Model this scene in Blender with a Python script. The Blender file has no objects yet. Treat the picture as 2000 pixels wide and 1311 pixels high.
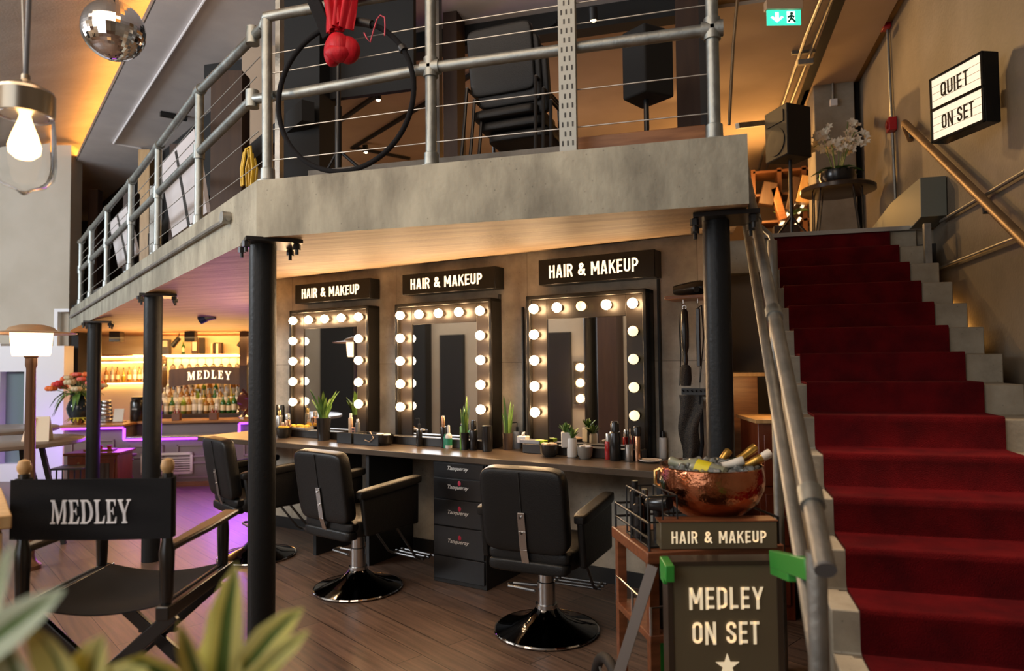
import bpy, bmesh, math, random
from mathutils import Vector as V, Matrix as Mx
RN = random.Random(11)
sc = bpy.context.scene
col = sc.collection
# ------------------------------------------------------------------ camera
FPX = 1337.5; PSI = .2757; PIT = .0394; ROL = -.0105; CH = 1.5
def _basis():
    F = V((-math.sin(PSI)*math.cos(PIT), math.cos(PSI)*math.cos(PIT), math.sin(PIT)))
    R = V((math.cos(PSI), math.sin(PSI), 0)); U = R.cross(F)
    c, s = math.cos(ROL), math.sin(ROL)
    return F, R*c+U*s, -R*s+U*c
CF, CR, CU = _basis(); CO = V((0, 0, CH))
cd = bpy.data.cameras.new('camera'); cam = bpy.data.objects.new('camera', cd); col.objects.link(cam)
cam.matrix_world = Mx(((CR.x, CU.x, -CF.x, 0), (CR.y, CU.y, -CF.y, 0), (CR.z, CU.z, -CF.z, CH), (0, 0, 0, 1)))
cd.sensor_fit = 'HORIZONTAL'; cd.sensor_width = 36; cd.lens = FPX/2000*36
cd.clip_start = .05; cd.clip_end = 100
cd.dof.use_dof = True; cd.dof.focus_distance = 3.9; cd.dof.aperture_fstop = 2.0
sc.camera = cam
# ------------------------------------------------------------------ world, exposure
sc.view_settings.view_transform = 'Standard'; sc.view_settings.look = 'None'
sc.view_settings.exposure = 0.0; sc.view_settings.gamma = 1.0
sc.view_settings.use_curve_mapping = False
w = bpy.data.worlds.new('World'); sc.world = w; w.use_nodes = True
w.node_tree.nodes['Background'].inputs[0].default_value = (.75, .88, 1, 1)
w.node_tree.nodes['Background'].inputs[1].default_value = .02
sc.cycles.max_bounces = 8; sc.cycles.diffuse_bounces = 4; sc.cycles.glossy_bounces = 5; sc.cycles.transmission_bounces = 8
sc.cycles.sample_clamp_indirect = 4; sc.cycles.caustics_reflective = False; sc.cycles.caustics_refractive = False
sc.cycles.use_denoising = True
# ------------------------------------------------------------------ pixel rays to places in the room
def ray(x, y): return CF + CR*((x-1000)/FPX) + CU*((655.5-y)/FPX)
def PD(x, y, d): return CO + ray(x, y)*d
def PZ(x, y, z): r = ray(x, y); return CO + r*((z-CH)/r.z)
def PP(x, y, p, n): r = ray(x, y); return CO + r*((V(p)-CO).dot(n)/r.dot(n))
def PY(x, y, Y): return PP(x, y, (0, Y, 0), V((0, 1, 0)))
def PX(x, y, X): return PP(x, y, (X, 0, 0), V((1, 0, 0)))
MANG = .2729                                  # the makeup wall is turned by this angle
MD = V((math.cos(MANG), -math.sin(MANG), 0)); MN = V((math.sin(MANG), math.cos(MANG), 0))
WF = Mx.Rotation(-MANG, 4, 'Z')               # wall frame: x along the wall, y into it
def WP(u, s, z=0): return MD*u + MN*s + V((0, 0, z))
def PW(x, y, s):                              # pixel -> (u, z) on a plane parallel to the makeup wall
    p = PP(x, y, MN*s, MN); return p.dot(MD), p.z
BO = V((-6.356, 7.13, 0)); BA = math.radians(22)
BF = Mx.Translation(BO) @ Mx.Rotation(BA, 4, 'Z')     # bar frame: x along the bar, y behind it
BD = V((math.cos(BA), math.sin(BA), 0)); BN = V((-math.sin(BA), math.cos(BA), 0))
def PB(x, y, dy):
    p = PP(x, y, BO+BN*dy, BN) - BO; return p.dot(BD), p.z
# ------------------------------------------------------------------ lights
def area(name, loc, tgt, sx, sy, e, c, spread=180):
    l = bpy.data.lights.new(name, 'AREA'); l.shape = 'RECTANGLE'; l.size = sx; l.size_y = sy
    l.energy = e; l.color = c; l.spread = math.radians(spread)
    o = bpy.data.objects.new(name, l); col.objects.link(o); o.location = loc
    o.rotation_euler = (V(tgt)-V(loc)).to_track_quat('-Z', 'Y').to_euler(); return o
def point(name, loc, e, c, r=.05):
    l = bpy.data.lights.new(name, 'POINT'); l.energy = e; l.color = c; l.shadow_soft_size = r
    o = bpy.data.objects.new(name, l); col.objects.link(o); o.location = loc; return o
def spot(name, loc, tgt, e, c, ang, r=.03, blend=.4):
    l = bpy.data.lights.new(name, 'SPOT'); l.energy = e; l.color = c; l.shadow_soft_size = r
    l.spot_size = math.radians(ang); l.spot_blend = blend
    o = bpy.data.objects.new(name, l); col.objects.link(o); o.location = loc
    o.rotation_euler = (V(tgt)-V(loc)).to_track_quat('-Z', 'Y').to_euler(); return o
DAY = (.86, .93, 1.0); WARM = (1, .62, .30); AMBER = (1, .50, .14)
area('window_daylight', WP(-8.0, -2.3, 3.4), WP(-7.0, 5, 4.2), 8.0, 1.5, 640, DAY)
area('frontal_fill', WP(-2.0, -2.3, 2.7), WP(-2.6, 5, 2.6), 3.4, 4.0, 72, DAY)  # added frontal fill for fascia and ceiling
spot('stairwell_spot', (1.15, 3.1, 4.3), (1.0, 2.85, .7), 420, (1, .74, .52), 32, .06, .6)
point('hall_ceiling_fill', (-3.4, 1.2, 3.3), 45, (1, .88, .76), .3)  # added soft fill that lifts the grey ceiling and fascia, no pendant hangs here
area('bar_soffit_fill', BO+BN*.9+V((0, 0, 1.5)), BO+BN*.2+V((0, 0, 2.1)), 2.4, .3, 34, (1, .50, .16))  # added fill floating over the counter to warm the soffit above the violet
area('hall_overhead_fill', (-2.5, .6, 4.3), (-2.8, 1.6, 0), 4.0, 2.0, 84, (1, .74, .52))  # added warm ambient from overhead, with no fixtures behind it
area('rear_wall_fill', WP(-7.0, -.3, 4.2), WP(-7.0, -2.5, 1.2), 9.0, .4, 150, (1, .84, .66))  # added unseen fill so the rear wall looks brighter in the mirrors
spot('stair_spot', (-.5, 6.7, 4.2), (1.5, 4.7, 2.5), 85, (1, .60, .25), 85, .04)
spot('landing_spot', (-.7, 7.7, 4.2), (1.5, 6.2, 2.8), 150, (1, .54, .18), 80, .04)
point('corridor_lamp', (.6, 8.8, 3.5), 75, AMBER, .3)
point('upper_room_lamp', (-1.6, 7.6, 3.0), 21, (1, .60, .34), .25)
point('upper_wing_lamp', (-5.2, 7.2, 3.3), 10, (1, .72, .5), .2)
area('bar_ceiling_lamp', BO+BN*.9+V((0, 0, 1.90)), BO+BN*1.0, 2.6, .3, 24, (1, .62, .25))
# ------------------------------------------------------------------ mesh building
ROOT = {}
class MB:
    def __init__(s, fr=None): s.bm = bmesh.new(); s.fr = fr
    def mark(s, i):
        s.bm.faces.ensure_lookup_table(); n = len(s.bm.faces)
        for k in range(getattr(s, 'n0', 0), n): s.bm.faces[k].material_index = i
        s.n0 = n; return s
    def face(s, pts):
        vs = [s.bm.verts.new(p) for p in pts]; return s.bm.faces.new(vs)
    def box(s, x0, x1, y0, y1, z0, z1):
        return s.hexa([(x0,y0,z0),(x1,y0,z0),(x1,y1,z0),(x0,y1,z0)], [(x0,y0,z1),(x1,y0,z1),(x1,y1,z1),(x0,y1,z1)])
    def hexa(s, lo, hi):
        a = [s.bm.verts.new(p) for p in lo]; b = [s.bm.verts.new(p) for p in hi]; n = len(a)
        s.bm.faces.new(a[::-1]); s.bm.faces.new(b)
        for i in range(n): s.bm.faces.new((a[i], a[(i+1) % n], b[(i+1) % n], b[i]))
        return s
    def prism(s, poly, vec):
        v = V(vec); return s.hexa([V(p) for p in poly], [V(p)+v for p in poly])
    def obox(s, c, size, m=None):
        x, y, z = [t/2 for t in size]; m = m or Mx.Identity(3); c = V(c)
        f = lambda a, b, d: c + m @ V((a, b, d))
        return s.hexa([f(-x,-y,-z), f(x,-y,-z), f(x,y,-z), f(-x,y,-z)], [f(-x,-y,z), f(x,-y,z), f(x,y,z), f(-x,y,z)])
    def bar(s, p0, p1, w, h, up=(0, 0, 1)):
        p0, p1 = V(p0), V(p1); d = (p1-p0).normalized(); u = V(up)
        r = d.cross(u)
        if r.length < 1e-4: r = d.cross(V((0, 1, 0)))
        r.normalize(); u = r.cross(d)
        q = [r*a*w/2+u*b*h/2 for a, b in ((-1,-1),(1,-1),(1,1),(-1,1))]
        return s.hexa([p0+t for t in q], [p1+t for t in q])
    def ring(s, c, d, r, n, ref=None):
        d = V(d).normalized(); a = ref or (V((0,0,1)) if abs(d.z) < .9 else V((1,0,0)))
        x = (a - d*a.dot(d)).normalized(); y = d.cross(x)
        return [s.bm.verts.new(V(c)+x*(r*math.cos(2*math.pi*i/n))+y*(r*math.sin(2*math.pi*i/n))) for i in range(n)], x
    def skinrings(s, rings, cap=True, close=False):
        n = len(rings[0]); k = len(rings)
        for j in range(k if close else k-1):
            A, B = rings[j], rings[(j+1) % k]
            for i in range(n): s.bm.faces.new((A[i], A[(i+1) % n], B[(i+1) % n], B[i]))
        if cap and not close: s.bm.faces.new(rings[0][::-1]); s.bm.faces.new(rings[-1])
        return s
    def cyl(s, p0, p1, r, r2=None, n=16, cap=True):
        p0, p1 = V(p0), V(p1); a, x = s.ring(p0, p1-p0, r, n); b, _ = s.ring(p1, p1-p0, r if r2 is None else r2, n, x)
        return s.skinrings([a, b], cap)
    def tube(s, pts, r, n=8, closed=False, rs=None):
        pts = [V(p) for p in pts]; k = len(pts); rings = []; ref = None
        for i, p in enumerate(pts):
            if closed: d = pts[(i+1) % k]-pts[i-1]
            else: d = pts[min(i+1, k-1)]-pts[max(i-1, 0)]
            if ref is not None and abs(ref.dot(d.normalized())) > .98: ref = None
            q, ref = s.ring(p, d, rs[i] if rs else r, n, ref); rings.append(q)
        return s.skinrings(rings, not closed, closed)
    def lathe(s, prof, c=(0,0,0), n=24, axis=None, cap=True):
        c = V(c); ax = V(axis).normalized() if axis else V((0,0,1)); rings = []; ref = None
        for r, z in prof:
            q, ref = s.ring(c+ax*z, ax, max(r, 1e-4), n, ref); rings.append(q)
        return s.skinrings(rings, cap)
    def ball(s, c, r, sc_=(1,1,1), nu=16, nv=10, m=None):
        c = V(c); rings = []; m = m or Mx.Identity(3)
        for j in range(1, nv):
            t = math.pi*j/nv
            rings.append([s.bm.verts.new(c+m @ V((r*sc_[0]*math.sin(t)*math.cos(2*math.pi*i/nu), r*sc_[1]*math.sin(t)*math.sin(2*math.pi*i/nu), -r*sc_[2]*math.cos(t)))) for i in range(nu)])
        s.skinrings(rings, False)
        b = s.bm.verts.new(c+m @ V((0,0,-r*sc_[2]))); t = s.bm.verts.new(c+m @ V((0,0,r*sc_[2])))
        for i in range(nu):
            s.bm.faces.new((b, rings[0][(i+1) % nu], rings[0][i])); s.bm.faces.new((t, rings[-1][i], rings[-1][(i+1) % nu]))
        return s
    def torus(s, c, R, r, ax=(0,0,1), n=40, m=8):
        ax = V(ax).normalized(); a = V((1,0,0)) if abs(ax.x) < .9 else V((0,0,1))
        x = (a-ax*a.dot(ax)).normalized(); y = ax.cross(x)
        return s.tube([V(c)+x*(R*math.cos(2*math.pi*i/n))+y*(R*math.sin(2*math.pi*i/n)) for i in range(n)], r, m, True)
    def grid(s, fn, nu, nv, th=0):
        top = [[V(fn(i/nu, j/nv)) for j in range(nv+1)] for i in range(nu+1)]
        P = [[s.bm.verts.new(p) for p in row] for row in top]
        for i in range(nu):
            for j in range(nv): s.bm.faces.new((P[i][j], P[i+1][j], P[i+1][j+1], P[i][j+1]))
        if th:
            Q = [[None]*(nv+1) for _ in range(nu+1)]
            for i in range(nu+1):
                for j in range(nv+1):
                    a = top[min(i+1, nu)][j]-top[max(i-1, 0)][j]; b = top[i][min(j+1, nv)]-top[i][max(j-1, 0)]
                    nn = a.cross(b)
                    if nn.length > 1e-9: nn.normalize()
                    Q[i][j] = s.bm.verts.new(top[i][j]-nn*th)
            for i in range(nu):
                for j in range(nv): s.bm.faces.new((Q[i][j+1], Q[i+1][j+1], Q[i+1][j], Q[i][j]))
            bd = [(i, 0) for i in range(nu)]+[(nu, j) for j in range(nv)]+[(i, nv) for i in range(nu, 0, -1)]+[(0, j) for j in range(nv, 0, -1)]
            for k in range(len(bd)):
                (a, b), (c, d) = bd[k], bd[(k+1) % len(bd)]
                s.bm.faces.new((P[c][d], P[a][b], Q[a][b], Q[c][d]))
        return s
    def blade(s, pts, w, nrm, th=.003, prof=None):
        """a leaf: widening and narrowing strip along pts, folded slightly at its midrib"""
        pts = [V(p) for p in pts]; k = len(pts); L = []; 
        for i, p in enumerate(pts):
            d = (pts[min(i+1, k-1)]-pts[max(i-1, 0)]).normalized(); sd = d.cross(V(nrm))
            if sd.length < 1e-4: sd = d.cross(V((0, 1, 0)))
            sd.normalize(); up = sd.cross(d); t = i/(k-1)
            ww = w*(prof(t) if prof else max(.04, math.sin(math.pi*min(1, .12+.88*t))**.8))/2
            L.append((p, sd, up, ww))
        rings = [[s.bm.verts.new(q) for q in (p-sd*ww+up*ww*.25, p, p+sd*ww+up*ww*.25, p-up*th)] for p, sd, up, ww in L]
        return s.skinrings(rings)
    def out(s, name, mat, par=None, bev=0, kind=None, seg=2, sharp=38, sub=0):
        bmesh.ops.recalc_face_normals(s.bm, faces=s.bm.faces)
        T = s.fr or Mx.Identity(4)
        if par is not None and s.fr is not None: T = ROOT[par.name].inverted() @ T
        if T != Mx.Identity(4): s.bm.transform(T)
        me = bpy.data.meshes.new(name); s.bm.to_mesh(me); s.bm.free()
        for p in me.polygons: p.use_smooth = True
        me.set_sharp_from_angle(angle=math.radians(sharp))
        o = bpy.data.objects.new(name, me); col.objects.link(o)
        for m in (mat if isinstance(mat, (list, tuple)) else [mat]): me.materials.append(m)
        if par is not None:
            o.parent = par; ROOT[o.name] = ROOT[par.name]
        else: ROOT[o.name] = Mx.Identity(4)
        if bev:
            b = o.modifiers.new('bevel', 'BEVEL'); b.width = bev; b.segments = seg; b.limit_method = 'ANGLE'; b.angle_limit = math.radians(35)
        if sub:
            b = o.modifiers.new('sub', 'SUBSURF'); b.levels = sub; b.render_levels = sub
        if kind: o['kind'] = kind
        return o
WORLD = Mx.Identity(4)
def thing(name, label, cat, loc=(0,0,0), rz=0, group=None):
    o = bpy.data.objects.new(name, None); col.objects.link(o); o.location = loc; o.rotation_euler = (0, 0, rz)
    o.empty_display_size = .05
    o['label'] = label; o['category'] = cat
    if group: o['group'] = group
    ROOT[o.name] = Mx.Translation(V(loc)) @ Mx.Rotation(rz, 4, 'Z'); return o
def tag(o, label, cat, group=None, kind=None):
    o['label'] = label; o['category'] = cat
    if group: o['group'] = group
    if kind: o['kind'] = kind
    return o
KIDS = {}
def kids(o): return [c for c in bpy.data.objects if c.parent == o]
def dup(root, loc=None, rz=None, label=None, group=None, scale=None, skip=()):
    r = root.copy(); col.objects.link(r)
    if loc is not None: r.location = loc
    if rz is not None: r.rotation_euler = (0, 0, rz)
    if scale: r.scale = scale
    if label: r['label'] = label
    if group: r['group'] = group
    for ch in kids(root):
        if ch.name in skip: continue
        c = ch.copy(); col.objects.link(c); c.parent = r
        for g in kids(ch):
            d = g.copy(); col.objects.link(d); d.parent = c
    return r
# ------------------------------------------------------------------ materials
MATS = {}
def nodes_of(name):
    m = bpy.data.materials.new(name); m.use_nodes = True; nt = m.node_tree
    return m, nt, nt.nodes['Principled BSDF']
def rgb(c): return (c[0], c[1], c[2], 1)
def mat(name, c, rough=.5, metal=0, c2=None, scale=6, stretch=None, rot=(0,0,0), detail=4, lo=.35, hi=.65, bump=0, bscale=None, emit=None, es=0, trans=0, ior=1.45, coat=0, sheen=0, spec=None, rough2=None, alpha=None):
    if name in MATS: return MATS[name]
    m, nt, b = nodes_of(name); L = nt.links
    b.inputs['Base Color'].default_value = rgb(c); b.inputs['Roughness'].default_value = rough; b.inputs['Metallic'].default_value = metal
    if trans: b.inputs['Transmission Weight'].default_value = trans; b.inputs['IOR'].default_value = ior
    if coat: b.inputs['Coat Weight'].default_value = coat; b.inputs['Coat Roughness'].default_value = .1
    if sheen: b.inputs['Sheen Weight'].default_value = sheen
    if spec is not None: b.inputs['Specular IOR Level'].default_value = spec
    if emit: b.inputs['Emission Color'].default_value = rgb(emit); b.inputs['Emission Strength'].default_value = es
    if c2 or bump:
        tc = nt.nodes.new('ShaderNodeTexCoord'); mp = nt.nodes.new('ShaderNodeMapping'); L.new(tc.outputs['Object'], mp.inputs[0])
        if stretch: mp.inputs['Scale'].default_value = stretch
        mp.inputs['Rotation'].default_value = rot
        nz = nt.nodes.new('ShaderNodeTexNoise'); nz.inputs['Scale'].default_value = scale; nz.inputs['Detail'].default_value = detail; L.new(mp.outputs[0], nz.inputs[0])
        if c2:
            cr = nt.nodes.new('ShaderNodeValToRGB'); L.new(nz.outputs[0], cr.inputs[0])
            cr.color_ramp.elements[0].color = rgb(c); cr.color_ramp.elements[1].color = rgb(c2)
            cr.color_ramp.elements[0].position = lo; cr.color_ramp.elements[1].position = hi
            L.new(cr.outputs[0], b.inputs['Base Color'])
        if rough2 is not None:
            mr = nt.nodes.new('ShaderNodeMapRange'); L.new(nz.outputs[0], mr.inputs[0]); mr.inputs[3].default_value = rough; mr.inputs[4].default_value = rough2
            mr.inputs[1].default_value = .3; mr.inputs[2].default_value = .7; L.new(mr.outputs[0], b.inputs['Roughness'])
        if bump:
            src = nz.outputs[0]
            if bscale:
                n2 = nt.nodes.new('ShaderNodeTexNoise'); n2.inputs['Scale'].default_value = bscale; n2.inputs['Detail'].default_value = 3; L.new(mp.outputs[0], n2.inputs[0]); src = n2.outputs[0]
            bp = nt.nodes.new('ShaderNodeBump'); bp.inputs['Strength'].default_value = bump; bp.inputs['Distance'].default_value = .01
            L.new(src, bp.inputs['Height']); L.new(bp.outputs[0], b.inputs['Normal'])
    MATS[name] = m; return m
def concrete(name, c1, c2, streak=None, pits=True, rough=.85, scale=2.2, rot=(0,0,0), dark=.55, panel=None, patch=0):
    m, nt, b = nodes_of(name); L = nt.links; N = nt.nodes.new
    b.inputs['Roughness'].default_value = rough
    tc = N('ShaderNodeTexCoord'); mp = N('ShaderNodeMapping'); L.new(tc.outputs['Object'], mp.inputs[0]); mp.inputs['Rotation'].default_value = rot
    if streak: mp.inputs['Scale'].default_value = streak
    nz = N('ShaderNodeTexNoise'); nz.inputs['Scale'].default_value = scale; nz.inputs['Detail'].default_value = 8; nz.inputs['Roughness'].default_value = .62; L.new(mp.outputs[0], nz.inputs[0])
    cr = N('ShaderNodeValToRGB'); L.new(nz.outputs[0], cr.inputs[0])
    cr.color_ramp.elements[0].color = rgb(c1); cr.color_ramp.elements[1].color = rgb(c2)
    cr.color_ramp.elements[0].position = .34; cr.color_ramp.elements[1].position = .68
    out = cr.outputs[0]
    n3 = N('ShaderNodeTexNoise'); n3.inputs['Scale'].default_value = 45; n3.inputs['Detail'].default_value = 3; L.new(tc.outputs['Object'], n3.inputs[0])
    if pits:
        vo = N('ShaderNodeTexVoronoi'); vo.inputs['Scale'].default_value = 26; L.new(tc.outputs['Object'], vo.inputs[0])
        r2 = N('ShaderNodeValToRGB'); L.new(vo.outputs['Distance'], r2.inputs[0])
        r2.color_ramp.elements[0].color = (dark, dark, dark, 1); r2.color_ramp.elements[1].color = (1, 1, 1, 1)
        r2.color_ramp.elements[0].position = .04; r2.color_ramp.elements[1].position = .12
        mx = N('ShaderNodeMix'); mx.data_type = 'RGBA'; mx.blend_type = 'MULTIPLY'; mx.inputs[0].default_value = .85
        L.new(out, mx.inputs[6]); L.new(r2.outputs[0], mx.inputs[7]); out = mx.outputs[2]
    if patch:                                  # larger stains and pale patches
        n4 = N('ShaderNodeTexNoise'); n4.inputs['Scale'].default_value = 1.1; n4.inputs['Detail'].default_value = 5; n4.inputs['Distortion'].default_value = .6; L.new(tc.outputs['Object'], n4.inputs[0])
        r4 = N('ShaderNodeValToRGB'); L.new(n4.outputs[0], r4.inputs[0]); r4.color_ramp.elements[0].position = .36; r4.color_ramp.elements[1].position = .66
        r4.color_ramp.elements[0].color = (1-patch, 1-patch, 1-patch, 1); r4.color_ramp.elements[1].color = (1+patch*.5, 1+patch*.5, 1+patch*.5, 1)
        m4 = N('ShaderNodeMix'); m4.data_type = 'RGBA'; m4.blend_type = 'MULTIPLY'; m4.inputs[0].default_value = 1; L.new(out, m4.inputs[6]); L.new(r4.outputs[0], m4.inputs[7]); out = m4.outputs[2]
    if panel:                                  # formwork joints on an upright face turned by panel[2]
        p1 = N('ShaderNodeMapping'); p1.inputs['Rotation'].default_value = (0, 0, panel[2]); p2 = N('ShaderNodeMapping'); p2.inputs['Rotation'].default_value = (-math.pi/2, 0, 0)
        L.new(tc.outputs['Object'], p1.inputs[0]); L.new(p1.outputs[0], p2.inputs[0]); bk = N('ShaderNodeTexBrick'); L.new(p2.outputs[0], bk.inputs[0]); bk.offset = 0
        bk.inputs['Scale'].default_value = 1; bk.inputs['Brick Width'].default_value = panel[0]; bk.inputs['Row Height'].default_value = panel[1]; bk.inputs['Mortar Size'].default_value = .004; bk.inputs['Mortar Smooth'].default_value = .5
        bk.inputs['Color1'].default_value = (1,1,1,1); bk.inputs['Color2'].default_value = (.86,.86,.86,1); bk.inputs['Mortar'].default_value = (.55,.55,.55,1)
        m5 = N('ShaderNodeMix'); m5.data_type = 'RGBA'; m5.blend_type = 'MULTIPLY'; m5.inputs[0].default_value = 1; L.new(out, m5.inputs[6]); L.new(bk.outputs[0], m5.inputs[7]); out = m5.outputs[2]
    L.new(out, b.inputs['Base Color'])
    bp = N('ShaderNodeBump'); bp.inputs['Strength'].default_value = .35; bp.inputs['Distance'].default_value = .006
    ad = N('ShaderNodeMath'); ad.operation = 'ADD'; L.new(nz.outputs[0], ad.inputs[0]); L.new(n3.outputs[0], ad.inputs[1])
    L.new(ad.outputs[0], bp.inputs['Height']); L.new(bp.outputs[0], b.inputs['Normal'])
    MATS[name] = m; return m
def planks(name, c1, c2, gap, bw, rh, rot, rough=.4, bump=.25):
    m, nt, b = nodes_of(name); L = nt.links; N = nt.nodes.new
    tc = N('ShaderNodeTexCoord'); mp = N('ShaderNodeMapping'); mp.inputs['Rotation'].default_value = (0, 0, rot); L.new(tc.outputs['Object'], mp.inputs[0])
    bk = N('ShaderNodeTexBrick'); L.new(mp.outputs[0], bk.inputs[0]); bk.inputs['Scale'].default_value = 1; bk.offset = .37
    bk.inputs['Brick Width'].default_value = bw; bk.inputs['Row Height'].default_value = rh; bk.inputs['Mortar Size'].default_value = .0022; bk.inputs['Mortar Smooth'].default_value = .2
    bk.inputs['Color1'].default_value = rgb(c1); bk.inputs['Color2'].default_value = rgb(c2); bk.inputs['Mortar'].default_value = rgb(gap)
    m2 = N('ShaderNodeMapping'); m2.inputs['Scale'].default_value = (1.2, 22, 1); L.new(mp.outputs[0], m2.inputs[0])
    nz = N('ShaderNodeTexNoise'); nz.inputs['Scale'].default_value = 2; nz.inputs['Detail'].default_value = 6; L.new(m2.outputs[0], nz.inputs[0])
    cr = N('ShaderNodeValToRGB'); L.new(nz.outputs[0], cr.inputs[0]); cr.color_ramp.elements[0].color = (.5, .5, .5, 1); cr.color_ramp.elements[1].color = (1.25, 1.2, 1.15, 1)
    cr.color_ramp.elements[0].position = .3; cr.color_ramp.elements[1].position = .72
    mx = N('ShaderNodeMix'); mx.data_type = 'RGBA'; mx.blend_type = 'MULTIPLY'; mx.inputs[0].default_value = 1
    L.new(bk.outputs['Color'], mx.inputs[6]); L.new(cr.outputs[0], mx.inputs[7]); L.new(mx.outputs[2], b.inputs['Base Color'])
    mr = N('ShaderNodeMapRange'); L.new(nz.outputs[0], mr.inputs[0]); mr.inputs[3].default_value = rough-.07; mr.inputs[4].default_value = rough+.12; L.new(mr.outputs[0], b.inputs['Roughness'])
    bp = N('ShaderNodeBump'); bp.inputs['Strength'].default_value = bump; bp.inputs['Distance'].default_value = .002
    mt = N('ShaderNodeMath'); mt.operation = 'MULTIPLY_ADD'; mt.inputs[1].default_value = -2; L.new(bk.outputs['Fac'], mt.inputs[0]); L.new(nz.outputs[0], mt.inputs[2])
    L.new(mt.outputs[0], bp.inputs['Height']); L.new(bp.outputs[0], b.inputs['Normal'])
    MATS[name] = m; return m
m_conc = concrete('fascia_concrete', (.22,.205,.16), (.44,.42,.33), streak=(2.6,2.6,.9), patch=.25)
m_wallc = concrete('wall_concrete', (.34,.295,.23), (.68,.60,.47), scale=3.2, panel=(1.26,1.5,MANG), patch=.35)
m_stairc = concrete('stair_concrete', (.22,.19,.14), (.40,.36,.28), scale=3)
m_dustc = concrete('curb_concrete', (.10,.095,.085), (.2,.19,.17), scale=3)
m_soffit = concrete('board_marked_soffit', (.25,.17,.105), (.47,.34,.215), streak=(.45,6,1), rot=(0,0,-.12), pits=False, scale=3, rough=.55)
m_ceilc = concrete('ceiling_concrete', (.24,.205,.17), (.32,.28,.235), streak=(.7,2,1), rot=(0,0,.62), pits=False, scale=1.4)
m_floor = planks('floor_planks', (.20,.128,.092), (.14,.090,.064), (.012,.008,.006), 1.25, .16, .55, rough=.36)
m_plast = mat('grey_plaster', (.74,.71,.71), .9, c2=(.82,.79,.78), scale=3, bump=.05, bscale=60)
m_beige = mat('beige_wall_paint', (.42,.375,.30), .8, c2=(.47,.425,.35), scale=2, bump=.06, bscale=30)
m_white = mat('white_paint', (.72,.72,.74), .5)
m_brownw = concrete('brown_wall_paint', (.15,.125,.09), (.23,.19,.14), pits=False, scale=1.3, rough=.6, patch=.15)
m_tan = mat('tan_ceiling', (.44,.34,.25), .9, c2=(.5,.39,.29), scale=2)
m_ply = mat('ply_ceiling', (.42,.27,.12), .7, c2=(.30,.18,.07), scale=1.5, stretch=(4,.8,1), detail=6)
m_black = mat('black_paint', (.012,.012,.012), .45)
m_blacks = mat('black_satin', (.014,.014,.015), .3)
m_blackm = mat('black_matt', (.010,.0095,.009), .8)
m_iron = mat('black_gloss_iron', (.012,.013,.014), .42, bump=.18, bscale=55, scale=20, spec=.2)
m_dbrown = mat('dark_brown_panel', (.035,.016,.009), .6, c2=(.05,.024,.013), scale=4, stretch=(6,6,.6))
m_galv = mat('galvanised_steel', (.27,.29,.28), .42, 1.0, c2=(.37,.39,.37), scale=14, bump=.12, bscale=90, rough2=.55)
m_galvp = mat('weathered_galvanised', (.25,.25,.23), .5, .85, c2=(.36,.35,.32), scale=9, bump=.2, bscale=60)
m_steel = mat('brushed_steel', (.55,.55,.55), .25, 1.0)
m_chrome = mat('chrome', (.78,.78,.78), .06, 1.0)
m_brass = mat('bronze_pipe', (.22,.145,.08), .45, .6, c2=(.29,.20,.11), scale=12)
m_wire = mat('wire_rope', (.45,.44,.41), .4, .9)
def emis(name, c, s):
    if name in MATS: return MATS[name]
    m = mat(name, c, .6, emit=c, es=s); return m
m_bulb = emis('lit_bulb_glass', (1, .64, .33), 92)
m_bulbd = emis('dim_bulb_glass', (1, .76, .40), 1.7)
m_signl = emis('lit_letters', (1, .86, .62), 1.15)
m_signw = emis('lit_sign_face', (1, .83, .60), .85)
m_cove = emis('amber_led_strip', (1, .40, .06), 33)
m_coves = emis('amber_led_strip_small', (1, .46, .10), 9)
m_violet = emis('violet_led_strip', (.36, .05, 1), 4.5)
m_barled = emis('warm_bar_led', (1, .62, .20), 30)
m_wood = mat('oiled_wood', (.30,.13,.05), .4, c2=(.20,.08,.03), scale=5, stretch=(1,9,9), detail=6)
m_woodl = mat('light_oak', (.52,.33,.15), .45, c2=(.42,.25,.10), scale=4, stretch=(9,9,1), detail=6)
m_red = mat('red_carpet', (.125,.002,.004), .95, c2=(.07,.001,.003), scale=7, bump=.8, bscale=260, detail=5, spec=.15)
m_fabric = mat('black_canvas', (.008,.008,.0095), .85, bump=.4, bscale=420, spec=.2)
m_leather = mat('black_leather', (.009,.009,.009), .40, bump=.15, bscale=140, spec=.32)
m_glass = mat('clear_glass', (1,1,1), .02, trans=1)
m_mirror = mat('mirror_glass', (.86,.86,.86), .015, 1.0)
m_green = mat('leaf_green', (.06,.14,.025), .45, c2=(.14,.24,.05), scale=8, stretch=(3,3,.7))
def _arc(cx, cy, rx, ry, a0, a1, n=8): return [(cx+rx*math.cos(math.radians(a0+(a1-a0)*i/n)), cy+ry*math.sin(math.radians(a0+(a1-a0)*i/n))) for i in range(n+1)]
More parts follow.
